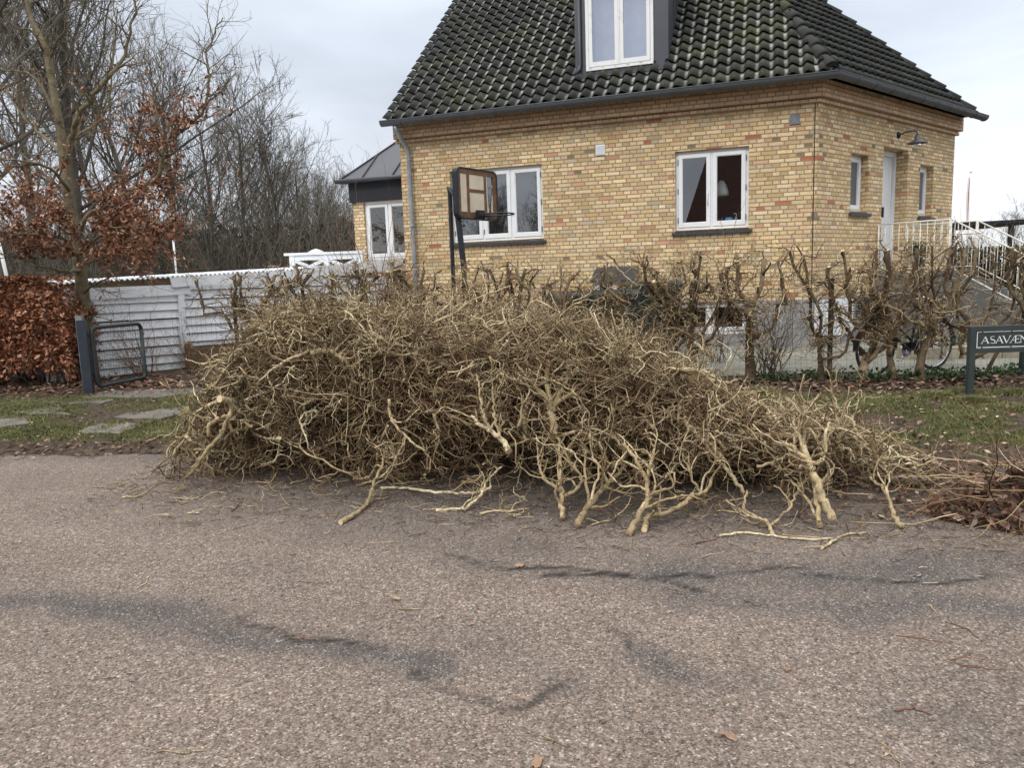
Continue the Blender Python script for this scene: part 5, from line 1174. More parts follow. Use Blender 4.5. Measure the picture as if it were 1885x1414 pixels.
# jagged remains of the broken right panel
for (c0, c1, z0, z1, sg) in ((u2_+.055, u2_+.11, zb_+.10, zb_+.36, 1), (BWd-.10, BWd-.145, zb_+.1, zt_-.2, 1)):
    k = 7; zz = np.linspace(z0, z1, k); R2 = np.random.RandomState(8); V = []
    for z in zz: w_ = (c1-c0)*R2.rand(); V += [PH.pt(c0, z, -.018), PH.pt(c0+w_, z, -.018)]
    j = np.arange(k-1)*2; mb.add(V, np.stack([j, j+1, j+3, j+2], 1))
mb.build('backboard_panel', BEIGE, hoop)
um = BWd*.50; zrm = zb_+.085
mb = MB(); PH.box(mb, um-.07, um+.07, zb_+.0, zb_+.13, .0, .05); PH.box(mb, um-.10, um+.10, zb_+.03, zb_+.07, .05, .10); mb.build('rim_bracket', BLACK, hoop)
rc_ = PH.pt(um, zb_+.05, .34); t = np.linspace(0, 2*pi, 33); mb = MB(); mb.tubes(np.array([[rc_+np.array([cos(a)*.225, sin(a)*.225, 0]) for a in t]]), .010, 8)
for s_ in (-.07, .07): mb.tubes(np.array([[PH.pt(um+s_, zb_+.045, .08), rc_+bwd*s_*2-bnn*.17]]), .008, 6); mb.tubes(np.array([[PH.pt(um+s_, zb_-.05+.05, .05), rc_+bwd*s_*2-bnn*.12-zr*.0]]), .006, 6)
for a in np.linspace(0, 2*pi, 13)[:-1]: mb.tubes(np.array([[rc_+np.array([cos(a)*.225, sin(a)*.225, -.008]), rc_+np.array([cos(a)*.225, sin(a)*.225, -.035])]]), .003, 4)
mb.build('rim', BLACK, hoop)
pb0 = at(856, 520, 10.75); mb = MB()
mb.tubes(np.array([[[pb0[0]-.0, pb0[1], .15], [pb0[0]-.0, pb0[1], 1.6], at(843, 400, 10.75), at(842, 330, 10.78)]]), .042, 8); mb.build('post', BLACK, hoop)
pb1 = at(836, 520, 11.1); mb = MB(); mb.tubes(np.array([[[pb1[0], pb1[1], .15], at(834, 500, 11.1), at(829, 380, 11.1), at(828, 352, 11.1), at(826, 345, 11.1)]]), .030, 8); mb.build('strut', BLACK, hoop)
for (a, b) in (((824, 344), (840, 368)), ((833, 325), (842, 345)), ((830, 350), (842, 352))):
    mb = MB(); mb.tubes(np.array([[at(*a, 11.05), at(*b, 10.8)]]), .016, 6); mb.build('arm', BLACK, hoop)

# ================================================================ STREET SIGN
SG = plain('dark_grey_green_paint', (.034, .044, .044), .5, .4, .0, .18, 7); LET = plain('white_lettering', (.78, .79, .78), .5, .3, 0, .05, 10)
sb0 = G(1783, 737); sY = sb0[1]; sgx = np.array([1, -.03, 0]); sgx = nrm(sgx); PG = Pl((sb0[0], sb0[1], 0), sgx, np.array([sgx[1], -sgx[0], 0]))
ztp = at(1792, 601, sY)[2]; zlo = at(1792, 650, sY)[2]; WS = 1.12
sign = empty('street_sign', sb0, label='dark grey street name sign with white serif letters on two posts', category='street sign')
for u in (.0, WS):
    mb = MB(); mb.obox(PG.pt(u-.028, -.05+sb0[2], -.03), PG.d*.056, zr*(ztp-sb0[2]+.05), PG.n*.06); mb.build('post', SG, sign)
mb = MB(); PG.box(mb, .029, WS-.029, ztp-.045, ztp+.0, -.028, .028); PG.box(mb, .029, WS-.029, zlo, zlo+.042, -.028, .028); mb.build('cross_bar', SG, sign)
mb = MB(); pz0, pz1 = zlo+.048, ztp-.050; pu0, pu1 = .040, WS-.040; PG.box(mb, pu0, pu1, pz0, pz1, .0, .012); mb.build('plate', SG, sign)
mb = MB(); bb = .0075
for (a, c, e, g) in ((pu0+.006, pu1-.006, pz1-.006-bb, pz1-.006), (pu0+.006, pu1-.006, pz0+.006, pz0+.006+bb), (pu0+.006, pu0+.006+bb, pz0+.006+bb, pz1-.006-bb), (pu1-.006-bb, pu1-.006, pz0+.006+bb, pz1-.006-bb)): PG.box(mb, a, c, e, g, .0125, .014)
mb.build('plate_border', LET, sign)
mb = MB()
def stroke(pts, w0, w1=None):
    """flat strip through (x,z) points with widths w0..w1, in metres on the plate"""
    pts = np.array(pts, float); w1 = w0 if w1 is None else w1; n = len(pts); t = np.gradient(pts, axis=0); t = nrm(t); nn_ = np.c_[-t[:, 1], t[:, 0]]
    ws = np.linspace(w0, w1, n)[:, None]/2 if np.isscalar(w0) else np.array(w0)[:, None]/2
    a = pts+nn_*ws; b = pts-nn_*ws; V = [PG.pt(p[0], p[1], .0150) for p in a]+[PG.pt(p[0], p[1], .0150) for p in b]; i = np.arange(n-1); mb.add(V, np.stack([i, i+1, i+1+n, i+n], 1))
hL = at(1810, 619, sY)[2]-at(1810, 632, sY)[2]; zB = at(1810, 632.3, sY)[2]
def pxu(x): return PG.px(x, 625)[0]
W_ = lambda x0, x1: (pxu(x0), pxu(x1))
tk, tn = hL*.15, hL*.065
def serif(u, z, w): stroke([(u-w/2, z), (u+w/2, z)], hL*.055)
def gA(a, b, full=True):
    m_ = a+(b-a)*.52; stroke([(m_, zB+hL), (a+(b-a)*.12, zB)], tn); stroke([(m_-hL*.03, zB+hL), (b-(b-a)*.12, zB)], tk); stroke([(a+(b-a)*.27, zB+hL*.36), (b-(b-a)*.28, zB+hL*.36)], tn); serif(a+(b-a)*.12, zB+.001, hL*.3); serif(b-(b-a)*.12, zB+.001, hL*.34)
def gS(a, b):
    c = (a+b)/2; w_ = (b-a)*.40; t = np.linspace(.25*pi, 1.5*pi, 12); up = [(c+w_*cos(x), zB+hL*.75+hL*.24*sin(x)) for x in t]; t = np.linspace(.5*pi, -.8*pi, 12); dn_ = [(c+w_*cos(x)*1.05, zB+hL*.26+hL*.25*sin(x)) for x in t]
    P_ = up+dn_[1:]; n = len(P_); wd = tn+(tk-tn)*np.exp(-((np.linspace(0, 1, n)-.5)/.22)**2); stroke(P_, wd)
def gV(a, b): m_ = a+(b-a)*.5; stroke([(a+(b-a)*.12, zB+hL), (m_+hL*.02, zB)], tk); stroke([(b-(b-a)*.12, zB+hL), (m_, zB)], tn); serif(a+(b-a)*.12, zB+hL, hL*.34); serif(b-(b-a)*.12, zB+hL, hL*.3)
def gAE(a, b):
    m_ = a+(b-a)*.52; stroke([(m_, zB+hL), (a+(b-a)*.08, zB)], tn); serif(a+(b-a)*.08, zB+.001, hL*.28); stroke([(m_+tk/2, zB), (m_+tk/2, zB+hL)], tk); stroke([(a+(b-a)*.24, zB+hL*.36), (m_, zB+hL*.36)], tn)
    for z, e in ((0, b-(b-a)*.03), (.52, b-(b-a)*.14), (1, b-(b-a)*.06)): stroke([(m_, zB+hL*z), (e, zB+hL*z)], tn); stroke([(e, zB+hL*z-hL*.1*(1 if z else -.0)), (e, zB+hL*z+hL*.10*(1 if z < 1 else 0))], tn)
def gN(a, b):
    stroke([(a+(b-a)*.16, zB), (a+(b-a)*.16, zB+hL)], tn); stroke([(a+(b-a)*.12, zB+hL), (b-(b-a)*.14, zB)], tk); stroke([(b-(b-a)*.14, zB), (b-(b-a)*.14, zB+hL)], tn); serif(a+(b-a)*.14, zB+.001, hL*.3); serif(a+(b-a)*.08, zB+hL, hL*.24); serif(b-(b-a)*.14, zB+hL, hL*.3)
gA(*W_(1804, 1820)); gS(*W_(1821, 1831)); gA(*W_(1830, 1846)); gV(*W_(1843, 1860)); gAE(*W_(1857, 1876)); gN(*W_(1875, 1892))
mb.build('lettering', LET, sign)
for u in (pu0+.06, pu0+.36, WS-.36, WS-.1):
    for z in (pz0+.010, pz1-.010): mb = MB(); mb.lathe(PG.pt(u, z, .0152), [(.008, 0), (.006, .004), (0, .005)], 8, axis=PG.n); mb.build('screw', SG, sign)
mb = MB(); R_ = np.random.RandomState(3)

# ================================================================ BICYCLE
bR = G(1708, 689); bR[1] += .25; bF = G(1612, 697); bR = np.array([5.50, 9.74, 0]); bF = np.array([4.72, 9.40, 0]);
bd = nrm(bF-bR); bF = bR+bd*1.06; bz = .15; WR = .335
bike = empty('bicycle', (*((bR+bF)/2)[:2], bz), label='black city bicycle with front basket and pale saddle parked behind the wire fence', category='bicycle')
bs = np.array([bd[1], -bd[0], 0.]); RUB = plain('black_rubber', (.02, .02, .02), .8, .2); CHR = plain('chrome', (.5, .5, .52), .25, .5, .8, .1, 9); SAD = plain('pale_saddle', (.48, .48, .46), .6, .3)
bp = lambda x, z, o=0.: bR+bd*x+zr*(bz+z)+bs*o
for cx_ in (0., 1.06):
    wh = empty('wheel', bp(cx_, WR)); wh.parent = bike; bpy.context.view_layer.update(); wh.matrix_parent_inverse = bike.matrix_world.inverted(); bpy.context.view_layer.update()
    def sub(mb, name, mat):
        o = mb.build(name, mat, None); o.parent = wh; o.matrix_parent_inverse = wh.matrix_world.inverted(); return o
    t = np.linspace(0, 2*pi, 41); ring = lambda r: np.array([[bp(cx_+r*cos(a), WR+r*sin(a)) for a in t]])
    mb = MB(); mb.tubes(ring(WR-.018), .018, 8); sub(mb, 'tyre', RUB)
    mb = MB(); mb.tubes(ring(WR-.042), .009, 6); sub(mb, 'rim', CHR)
    mb = MB(); a = np.linspace(0, 2*pi, 33)[:-1]; mb.tubes(np.array([[bp(cx_+.02*cos(x+.5), WR+.02*sin(x+.5), .03*(-1)**k), bp(cx_+(WR-.045)*cos(x), WR+(WR-.045)*sin(x))] for k, x in enumerate(a)]), .0012, 3); mb.cyl(bp(cx_, WR, -.05), bp(cx_, WR, .05), .022, sides=10); sub(mb, 'spokes', CHR)
mb = MB(); BB = (.45, .28); HT = (.93, .78); HB_ = (.96, .62); ST = (.33, .82)
for a, b, r in ((BB, ST, .016), (BB, HB_, .019), ((.42, .40), HT, .016), (HT, HB_, .018), (BB, (0, WR), .011), ((.36, .72), (0, WR), .009), (HB_, (1.06, WR), .013), (HT, (.90, 1.0), .013), (ST, (.31, .90), .013)):
    mb.tubes(np.array([[bp(*a), bp(*b)]]), r, 8)
mb.build('frame', BLACK, bike)
mb = MB(); mb.tubes(np.array([[bp(.80, .99, -.29), bp(.88, 1.02, -.2), bp(.92, 1.02, 0), bp(.88, 1.02, .2), bp(.80, .99, .29)]]), .012, 8); mb.build('handlebar', CHR, bike)
mb = MB(); 
for o_ in (-1, 1): mb = MB(); mb.tubes(np.array([[bp(.80, .99, .29*o_), bp(.70, .975, .31*o_)]]), .018, 8); mb.build('grip', RUB, bike)
mb = MB(); V = []; xs = np.linspace(.20, .46, 8); wd = [.07, .10, .10, .08, .05, .03, .022, .018]
mb.tubes(np.array([[bp(x, .93+.01*sin(k)) for k, x in enumerate(xs)]]), [[w_*.9 for w_ in wd]], 12); q_ = mb.v[0]; c_z = bz+.93; q_[:, 2] = c_z+(q_[:, 2]-c_z)*.38; mb.build('saddle', SAD, bike)
for cx_, a0_, a1_ in ((0., -.1*pi, .95*pi), (1.06, .0*pi, 1.0*pi)):
    mb = MB(); t = np.linspace(a0_, a1_, 22); r_ = WR+.022; rows = [[bp(cx_+r_*cos(a), WR+r_*sin(a), o_) for a in t] for o_ in (-.026, 0, .026)]; rows[0] = [p-zr*.006 for p in rows[0]]; V = np.array(rows).reshape(-1, 3); i = np.arange(21); mb.add(V, np.concatenate([np.stack([i, i+1, i+23, i+22], 1)+k*22 for k in (0, 1)]), 0, None, True); mb.build('mudguard', BLACK, bike)
mb = MB(); B0_, B1_ = 1.0, 1.30
for z in np.linspace(.72, .98, 9): mb.tubes(np.array([[bp(B0_, z, -.17), bp(B1_, z, -.17), bp(B1_, z, .17), bp(B0_, z, .17), bp(B0_, z, -.17)]]), .004, 4)
for o_ in np.linspace(-.17, .17, 9): mb.tubes(np.array([[bp(B0_, .98, o_), bp(B0_, .72, o_), bp(B1_, .72, o_), bp(B1_, .98, o_)]]), .003, 4)
for x in np.linspace(B0_, B1_, 8): mb.tubes(np.array([[bp(x, .98, -.17), bp(x, .72, -.17), bp(x, .72, .17), bp(x, .98, .17)]]), .003, 4)
mb.build('basket', BLACK, bike)
mb = MB(); mb.tubes(np.array([[bp(-.32, .70, .06), bp(.28, .72, .06)], [bp(-.32, .70, -.06), bp(.28, .72, -.06)]]), .006, 6)
for x in np.linspace(-.32, .25, 6): mb.tubes(np.array([[bp(x, .71, -.06), bp(x, .71, .06)]]), .004, 5)
mb.tubes(np.array([[bp(-.28, .70, .06), bp(0, WR, .05)], [bp(-.28, .70, -.06), bp(0, WR, -.05)]]), .005, 5); mb.build('luggage_rack', CHR, bike)
mb = MB(); mb.lathe(bp(.45, .28, .045), [(.09, 0), (.09, .006), (.02, .008)], 18, axis=bs); mb.tubes(np.array([[bp(.45, .28, .06), bp(.52, .14, .07), bp(.52, .14, .13)], [bp(.45, .28, -.06), bp(.38, .42, -.07), bp(.38, .42, -.13)]]), .008, 6); mb.build('crank', CHR, bike)
mb = MB(); mb.obox(bp(-.03, WR-.05, .045), bd*.50, zr*.10+bd*.02, bs*.03); mb.build('chain_case', BLACK, bike)

# ================================================================ BINS, CELLAR STAIR ROOF, YARD THINGS
BIN = plain('dark_green_bin_plastic', (.012, .022, .019), .5, .4, 0, .2, 6)
def wheelie(px, Y, rz, label, w_=.56, h=1.0, d=.65):
    p = at(px, 620, Y); z = float(gz(p[1]))+.02; x, y = p[0], p[1]
    t_ = empty('wheelie_bin', (x, y, z), label=label, category='bin', group='dark green bins behind the hedge')
    R3 = np.array([[cos(rz), -sin(rz), 0], [sin(rz), cos(rz), 0], [0, 0, 1]]); tp = lambda a, b, c: np.array([x, y, z])+R3@np.array([a, b, c])
    mb = MB(); V = [tp(sx*w_/2*k, sy*d/2*k, zz) for (k, zz) in ((.82, .05), (1, h-.08)) for sx, sy in ((-1, -1), (1, -1), (1, 1), (-1, 1))]
    mb.add(V, [[3, 2, 1, 0], [0, 1, 5, 4], [1, 2, 6, 5], [2, 3, 7, 6], [3, 0, 4, 7], [4, 5, 6, 7]]); mb.box(tp(0, 0, h-.09), (w_+.05, d+.05, .04), rz); mb.build('body', BIN, t_)
    mb = MB(); V = [tp(sx*(w_/2+.02)*k, sy*(d/2+.02)*k, zz) for (k, zz) in ((1, h-.065), (1, h-.03), (.86, h+.03)) for sx, sy in ((-1, -1), (1, -1), (1, 1), (-1, 1))]
    F = [[0, 1, 5, 4], [1, 2, 6, 5], [2, 3, 7, 6], [3, 0, 4, 7], [4, 5, 9, 8], [5, 6, 10, 9], [6, 7, 11, 10], [7, 4, 8, 11], [8, 9, 10, 11]]; mb.add(V, F); mb.tubes(np.array([[tp(-w_/2, d/2+.05, h-.05), tp(w_/2, d/2+.05, h-.05)]]), .014, 6); mb.build('lid', BIN, t_)
    for sx in (-1, 1): mb = MB(); mb.cyl(tp(sx*w_*.42, d*.38, .10), tp(sx*w_*.34, d*.38, .10), .10, sides=16); mb.build('wheel', RUB, t_)
wheelie(1050, 11.9, .15, 'dark green wheelie bin left of the small grey porch roof')
wheelie(1132, 11.0, .1, 'dark green wheelie bin under the small grey porch roof', .58, 1.06)
wheelie(1205, 11.1, .05, 'dark green wheelie bin closest to the right cellar window', .66, 1.16)
wheelie(865, 12.2, .1, 'dark bin behind the hedge left of the basketball post', .6, .8)
po_ = empty('porch_roof', at(1130, 600, 12.2)*[1, 1, 0]+[0, 0, .22], label='small dark grey curved roof over white posts above the bins', category='porch')
PSb = Pl(C0, PF.d, PF.n, .0); ua, _ = PSb.px(1172, 500, .35); ub, _ = PSb.px(1092, 500, .35); zt_ = PSb.px(1130, 491, .3)[1]; zb_ = PSb.px(1130, 515, .45)[1]
mb = MB(); t = np.linspace(0, 1, 8); V = [PSb.pt(u, zt_+(zb_-zt_)*(k**1.5), .02+.55*k) for k in t for u in (ua, ub)]; i = np.arange(7)*2
mb.add(V, np.stack([i, i+1, i+3, i+2], 1), 0, None, True); PSb.box(mb, ua, ub, zb_-.04, zb_, .54, .575); mb.build('roof', ZROOF, po_)
for u in (ua+.03, (ua+ub)/2-.05, ub-.14):
    mb = MB(); PSb.box(mb, u, u+.09, .25, zb_-.045, .42, .50); mb.build('post', WHITE, po_)
mb = MB(); PSb.box(mb, ub-.32, ub-.14, zb_-.30, zb_-.045, .43, .46); mb.build('side_panel', WHITE, po_)
REDP = plain('red_plastic', (.40, .05, .03), .5, .3); p_ = G(1243, 655); mb = MB(); mb.lathe((p_[0], p_[1], p_[2]), [(0, 0), (.06, 0), (.075, .16), (.08, .2), (.07, .2), (0, .19)], 14); mb.build('red_bucket', REDP, None, label='small red bucket on the yard by the right cellar window', category='bucket')
# low stone bed with flowers behind the bicycle
bdp = at(1790, 640, 10.6); mb = MB(); R_ = np.random.RandomState(9)
BEDS = plain('pale_bed_stone', (.34, .30, .22), .9, .1, 0, .2, 4, .01)
fb = empty('flower_bed', (bdp[0], bdp[1], .2), label='low stone-edged bed with pale winter flowers below the stair side', category='flower bed')
for k in range(9):
    x = bdp[0]-.9+k*.26; mb = MB(); mb.box((x, bdp[1]-.13*(k*.25), .26), (.24, .22, .18), R_.randn()*.06); V = mb.v[0]; V += R_.randn(*V.shape)*.012; mb.build('edge_stone', BEDS, fb)
mb = MB(); n = 1400; leaves(mb, np.c_[bdp[0]-.9+2.4*R_.rand(n), bdp[1]+.15+.5*R_.rand(n), .28+.22*R_.rand(n)**1.5], .06, R_); n = 60
leaves(mb, np.c_[bdp[0]-.6+2.0*R_.rand(n), bdp[1]+.1+.4*R_.rand(n), .45+.1*R_.rand(n)], .05, R_, mat=1); mb.build('flowers', [SHRUBG, rnd_mat('pale_petal', [(0, (.75, .75, .55)), (1, (.8, .8, .2))], .6)], fb)
mb = MB(); R = np.random.RandomState(90)
for k, (px, py) in enumerate([(1500, 700), (1420, 706), (1700, 700), (1820, 700), (1870, 690), (1610, 702), (1760, 700)]):
    p = G(px, py); n = 200; leaves(mb, p+np.c_[R.randn(n)*.20, R.randn(n)*.07, .02+.13*R.rand(n)**1.3], .042, R, asp=.9)
mb.build('ivy', SHRUBG, None, kind='stuff', label='low dark ivy creeping along the foot of the wire fence')

# ================================================================ BRUSH HEAP
HX = [-3.0, -2.8, -2.5, -2.25, -1.9, -1.5, -1.0, -.5, 0, .6, 1.05, 1.4, 1.8, 2.15, 2.45, 2.7, 2.9]
HZ = [.06, .30, .74, 1.10, 1.30, 1.33, 1.27, 1.20, 1.16, 1.10, .92, .66, .50, .46, .36, .20, .06]
FY = [5.95, 5.85, 5.75, 5.7, 5.6, 5.5, 5.35, 5.2, 5.0, 4.85, 4.75, 4.65, 4.6, 4.55, 4.5, 4.45, 4.4]
def hz(x): return np.interp(x, HX, HZ)
def fy_(x): return np.interp(x, HX, FY)
def inpile(R, n, shell=.5):
    x = R.choice(np.linspace(-2.95, 2.9, 400), n, p=(lambda w_: w_/w_.sum())(hz(np.linspace(-2.95, 2.9, 400))**1.0+.12))+R.randn(n)*.05
    d = R.rand(n); dep = np.interp(x, [-3, 0, 2.9], [1.5, 1.75, 1.1]); y = fy_(x)+d*dep
    env = hz(x)*np.clip(1-np.abs(2*np.clip(d*1.05, 0, 1)-1.0)**3.2, 0, 1)**.5
    z = env*np.where(R.rand(n) < shell, 1-np.abs(R.randn(n))*.12, R.rand(n)); f = R.rand(n) < .25
    return np.c_[x, y, np.maximum(z, .02)], env
R_ = np.random.RandomState(77); mb = MB()
# thick and middling cut limbs lying in the heap
def lump(x, y): return hz(x)*(.80+.42*N1.fbm(x+y*.6, y*.0+3, .42, 2))+.02
def keepf(P, mg):
    top = (P[..., 2]-lump(P[..., 0], P[..., 1])).max(1); fr = (fy_(P[..., 0])+.10+.34*np.clip((.42-P[..., 2])/.42, 0, 1)*np.clip(P[..., 0]+1.0, 0, 1)-P[..., 1]).max(1)
    return (top < mg*R_.rand(len(P))**1.6) & (fr < .20*R_.rand(len(P))) & (P[..., 0].min(1) > -3.0) & (P[..., 0].max(1) < 2.95)
def limbs(n, shell, L0, L1, r0, r1, wob, mg, vp=1.):
    S, env = inpile(R_, n, shell); D = np.c_[R_.randn(n)*1.0, R_.randn(n)*.7, R_.randn(n)*.55]
    P, r = grow(R_, S, D, L0+L1*R_.rand(n), r0+r1*R_.rand(n)**2, r0*.55, 12, wob, (0, 0, -.01)); k = keepf(P, mg); P = clampz(P[k]); r = r[k]; v = R_.rand(len(P))**vp; mb.tubes(P, r, 6, mat=0, cap=3, val=v)
    s_, d_, rr, t, Lp = spawn(R_, P, r, 5, .15, 1, .9); P2, r2 = grow(R_, s_, d_, .10+.30*R_.rand(len(t)), rr*.62, .0028, 8, .42, (0, 0, .01)); P2 = clampz(P2); mb.tubes(P2, r2, 4, mat=0, val=np.clip(np.repeat(v, 5)+.15*R_.randn(len(P2)), 0, 1))
    s_, d_, rr, t, Lp = spawn(R_, P2, r2, 3, .2, 1, .9); P3, r3 = grow(R_, s_, d_, .04+.12*R_.rand(len(t)), np.minimum(rr*.6, .003), .0014, 5, .45); mb.tubes(clampz(P3), r3, 3, mat=1)
limbs(1050, .55, .22, .50, .006, .009, .30, .20, 1.7); limbs(420, .7, .30, .60, .009, .009, .22, .16); limbs(100, .7, .5, .6, .014, .008, .18, .10); limbs(260, .95, .35, .55, .008, .008, .24, .16, .45)
# fill of crooked twigs
def fill(n, shell, mat, r0, Lr, kids=3, xr=None, mg=.14):
    S, env = inpile(R_, n, shell)
    if xr is not None:
        k = (S[:, 0] > xr[0]) & (S[:, 0] < xr[1]) & (S[:, 2] > xr[2]) & (S[:, 2] < xr[3]); S = S[k]
    m = len(S); D = np.c_[R_.randn(m), R_.randn(m)*.8, R_.randn(m)*.8]
    P, r = grow(R_, S, D, Lr[0]+Lr[1]*R_.rand(m), r0*(.6+.9*R_.rand(m)), .0016, 8, .44); k = keepf(P, mg); P = clampz(P[k]); r = r[k]; vv = R_.rand(len(P))**(1.9 if mat else 1.5); mb.tubes(P, r, 4 if r0 > .004 else 3, mat=mat, val=vv)
    if kids:
        s_, d_, rr, t, Lp = spawn(R_, P, r, kids, .1, 1, .9); P2, r2 = grow(R_, s_, d_, .03+.14*R_.rand(len(t)), rr*.65, .0013, 5, .45); mb.tubes(clampz(P2), r2, 3, mat=mat, val=np.repeat(vv, kids))
fill(3600, .3, 1, .0046, (.14, .34));
def shoots(n, mat, r0):
    S, env = inpile(R_, n, .75); D = np.c_[R_.randn(n), R_.randn(n)*.7-.1, np.abs(R_.randn(n))*.5+.1]; P, r = grow(R_, S, D, .25+.5*R_.rand(n), r0*(.6+.8*R_.rand(n)), .0013, 7, .11, (0, 0, .02)); k = keepf(P, .20)&(P[:, 0, 0] < 1.6); P = clampz(P[k]); mb.tubes(P, r[k], 4, mat=mat)
    s_, d_, rr, t, Lp = spawn(R_, P, r[k], 5, .2, 1, .65); P2, r2 = grow(R_, s_, d_, .05+.16*R_.rand(len(t)), rr*.6, .0011, 4, .25); mb.tubes(clampz(P2), r2, 3, mat=mat)
shoots(1100, 1, .0044); shoots(700, 2, .0036); shoots(900, 0, .0055); fill(3000, .8, 0, .0062, (.14, .34), 3, None, .2); fill(3600, .6, 2, .0032, (.12, .3), 3, (-.9, 1.7, .25, 1.4)); fill(1500, .3, 2, .0032, (.15, .3), 3, (-2.6, 0., 0, .6)); fill(2600, .5, 1, .0040, (.14, .28), 3, (-2.9, -.6, .1, 1.4)); fill(1300, .7, 2, .0030, (.1, .22), 2, (1.4, 2.7, .1, .6))
mb.build('brush_heap', [BARK_P, BARK_T, BARK_R, CUT], None, kind='stuff', label='heap of crooked cut hawthorn twigs and limbs piled along the road edge')
# ---- the limbs one can tell apart
def limb(label, pts, r0, r1, nk=6, kl=.45, kr=.6, seed=0, forks=(), sub=3, up=.05, mat=0):
    R = np.random.RandomState(seed+900); r0 *= .88; r1 *= .85; forks = [(f[0], f[1]*.85, f[2]*.8) for f in forks]
    def W(l): return np.array([at(x, y, Y) if Y is not None else G(x, y)+zr*r0*.8 for x, y, Y in l])
    b0 = W(pts)[0]; o = empty('cut_limb', b0, label=label, category='cut branch', group='cut limbs on the brush heap'); mb = MB()
    ch = [(catmull(W(pts), 5), r0, r1)]+[(catmull(W(f[0]), 5), f[1], f[2]) for f in forks]
    for k, (P, a, b) in enumerate(ch):
        P[1:] += R.randn(len(P)-1, 3)*.0045; P = clampz(P); r = np.linspace(a, b, len(P))*(1+.035*R.randn(len(P))); mb.tubes(P[None], r[None], 10, cap=1, val=(.32+.30*R.rand() if seed in (1, 3, 4, 5, 6, 7, 9, 10, 11, 12, 29) else .55+.35*R.rand()), caps=(k == 0, True))  # top-lit limbs painted paler, the standing front ones darker
    tw = MB()
    for P, a, b in ch:
        r = np.linspace(a, b, len(P)); s_, d_, rr, t, Lp = spawn(R, P[None], r[None], nk, .25, 1, .7); d_[:, 1] += .25; d_[:, 2] += up*3
        P1, q1 = grow(R, s_, d_, kl*(.35+.75*R.rand(nk)), rr*kr, .0040, 10, .30, (0, .01, up)); P1 = clampz(P1); mb.tubes(P1, q1, 6, val=.30+.55*R.rand(nk))
        s_, d_, rr, t, Lp = spawn(R, P1, q1, sub, .2, 1, .8); P2, q2 = grow(R, s_, d_, kl*.38*(.3+.8*R.rand(len(t))), rr*.6, .0022, 6, .33, (0, 0, up)); tw.tubes(clampz(P2), q2, 4)
        s_, d_, rr, t, Lp = spawn(R, P2, q2, 3, .2, 1, .85); P3, q3 = grow(R, s_, d_, .04+.10*R.rand(len(t)), rr*.6, .0013, 4, .35); tw.tubes(clampz(P3), q3, 3)
    mb.build('stem', [BARK_P, CUT], o); tw.build('twigs', BARK_T, o)
limb('limb hanging with its sawn end straight down in the middle of the heap', [(1020, 801, 4.95), (1018, 760, 5.0), (1014, 740, 5.02), (1006, 700, 5.1), (1010, 660, 5.2)], .030, .016, 5, .45, seed=1, forks=[([(1018, 748, 5.01), (1050, 725, 5.05), (1080, 700, 5.15), (1120, 690, 5.25)], .020, .010), ([(1014, 742, 5.02), (990, 720, 5.05), (975, 700, 5.1)], .016, .008), ([(1020, 745, 5.01), (1045, 690, 5.1), (1048, 640, 5.2), (1080, 630, 5.2)], .018, .008)])
limb('pale limb ending in a cut just left of the hanging limb', [(937, 832, 4.95), (925, 812, 5.0), (905, 795, 5.02), (880, 778, 5.05), (868, 765, 5.1)], .026, .011, 5, .4, seed=2, forks=[([(905, 795, 5.02), (893, 770, 5.05), (885, 745, 5.1), (882, 710, 5.15), (876, 690, 5.2)], .014, .007), ([(920, 806, 5.0), (912, 775, 5.05), (908, 745, 5.1), (905, 700, 5.2)], .013, .007)])
limb('brown upright stump limb between the two pale cut limbs', [(968, 815, 5.1), (966, 780, 5.12), (968, 750, 5.15), (985, 720, 5.2), (1010, 705, 5.25)], .022, .010, 5, .4, seed=3)
limb('three-armed limb standing on the asphalt below the hanging limb', [(1036, 960, None), (1034, 930, 4.62), (1033, 905, 4.66), (1032, 860, 4.8), (1030, 820, 4.9)], .021, .010, 5, .45, seed=4, forks=[([(1033, 905, 4.66), (1005, 885, 4.7), (995, 865, 4.8), (990, 840, 4.9)], .014, .007), ([(1034, 912, 4.66), (1060, 905, 4.66), (1070, 880, 4.75), (1050, 850, 4.85), (1020, 800, 4.95)], .016, .008)])
limb('leaning limb with torn bark, third from the right of the standing ones', [(1061, 973, None), (1072, 950, 4.42), (1085, 930, 4.48), (1110, 900, 4.6), (1135, 875, 4.7), (1150, 860, 4.8)], .026, .013, 6, .45, seed=5, forks=[([(1085, 930, 4.48), (1078, 880, 4.6), (1078, 830, 4.8)], .013, .008), ([(1112, 897, 4.6), (1140, 905, 4.6), (1165, 915, 4.6)], .009, .005), ([(1118, 892, 4.62), (1105, 860, 4.7), (1090, 840, 4.8), (1085, 800, 4.9)], .011, .006)])
limb('grey-barked limb nearest the camera with two long arms', [(1157, 988, None), (1172, 955, 4.3), (1190, 925, 4.4), (1188, 880, 4.55), (1178, 860, 4.6)], .023, .013, 5, .42, seed=6, forks=[([(1188, 880, 4.55), (1200, 850, 4.65), (1205, 820, 4.8)], .014, .007), ([(1180, 865, 4.6), (1160, 830, 4.7), (1140, 815, 4.8), (1110, 795, 4.85), (1080, 790, 4.9)], .014, .007), ([(1190, 915, 4.42), (1215, 905, 4.45), (1240, 895, 4.5), (1240, 870, 4.55)], .012, .007)])
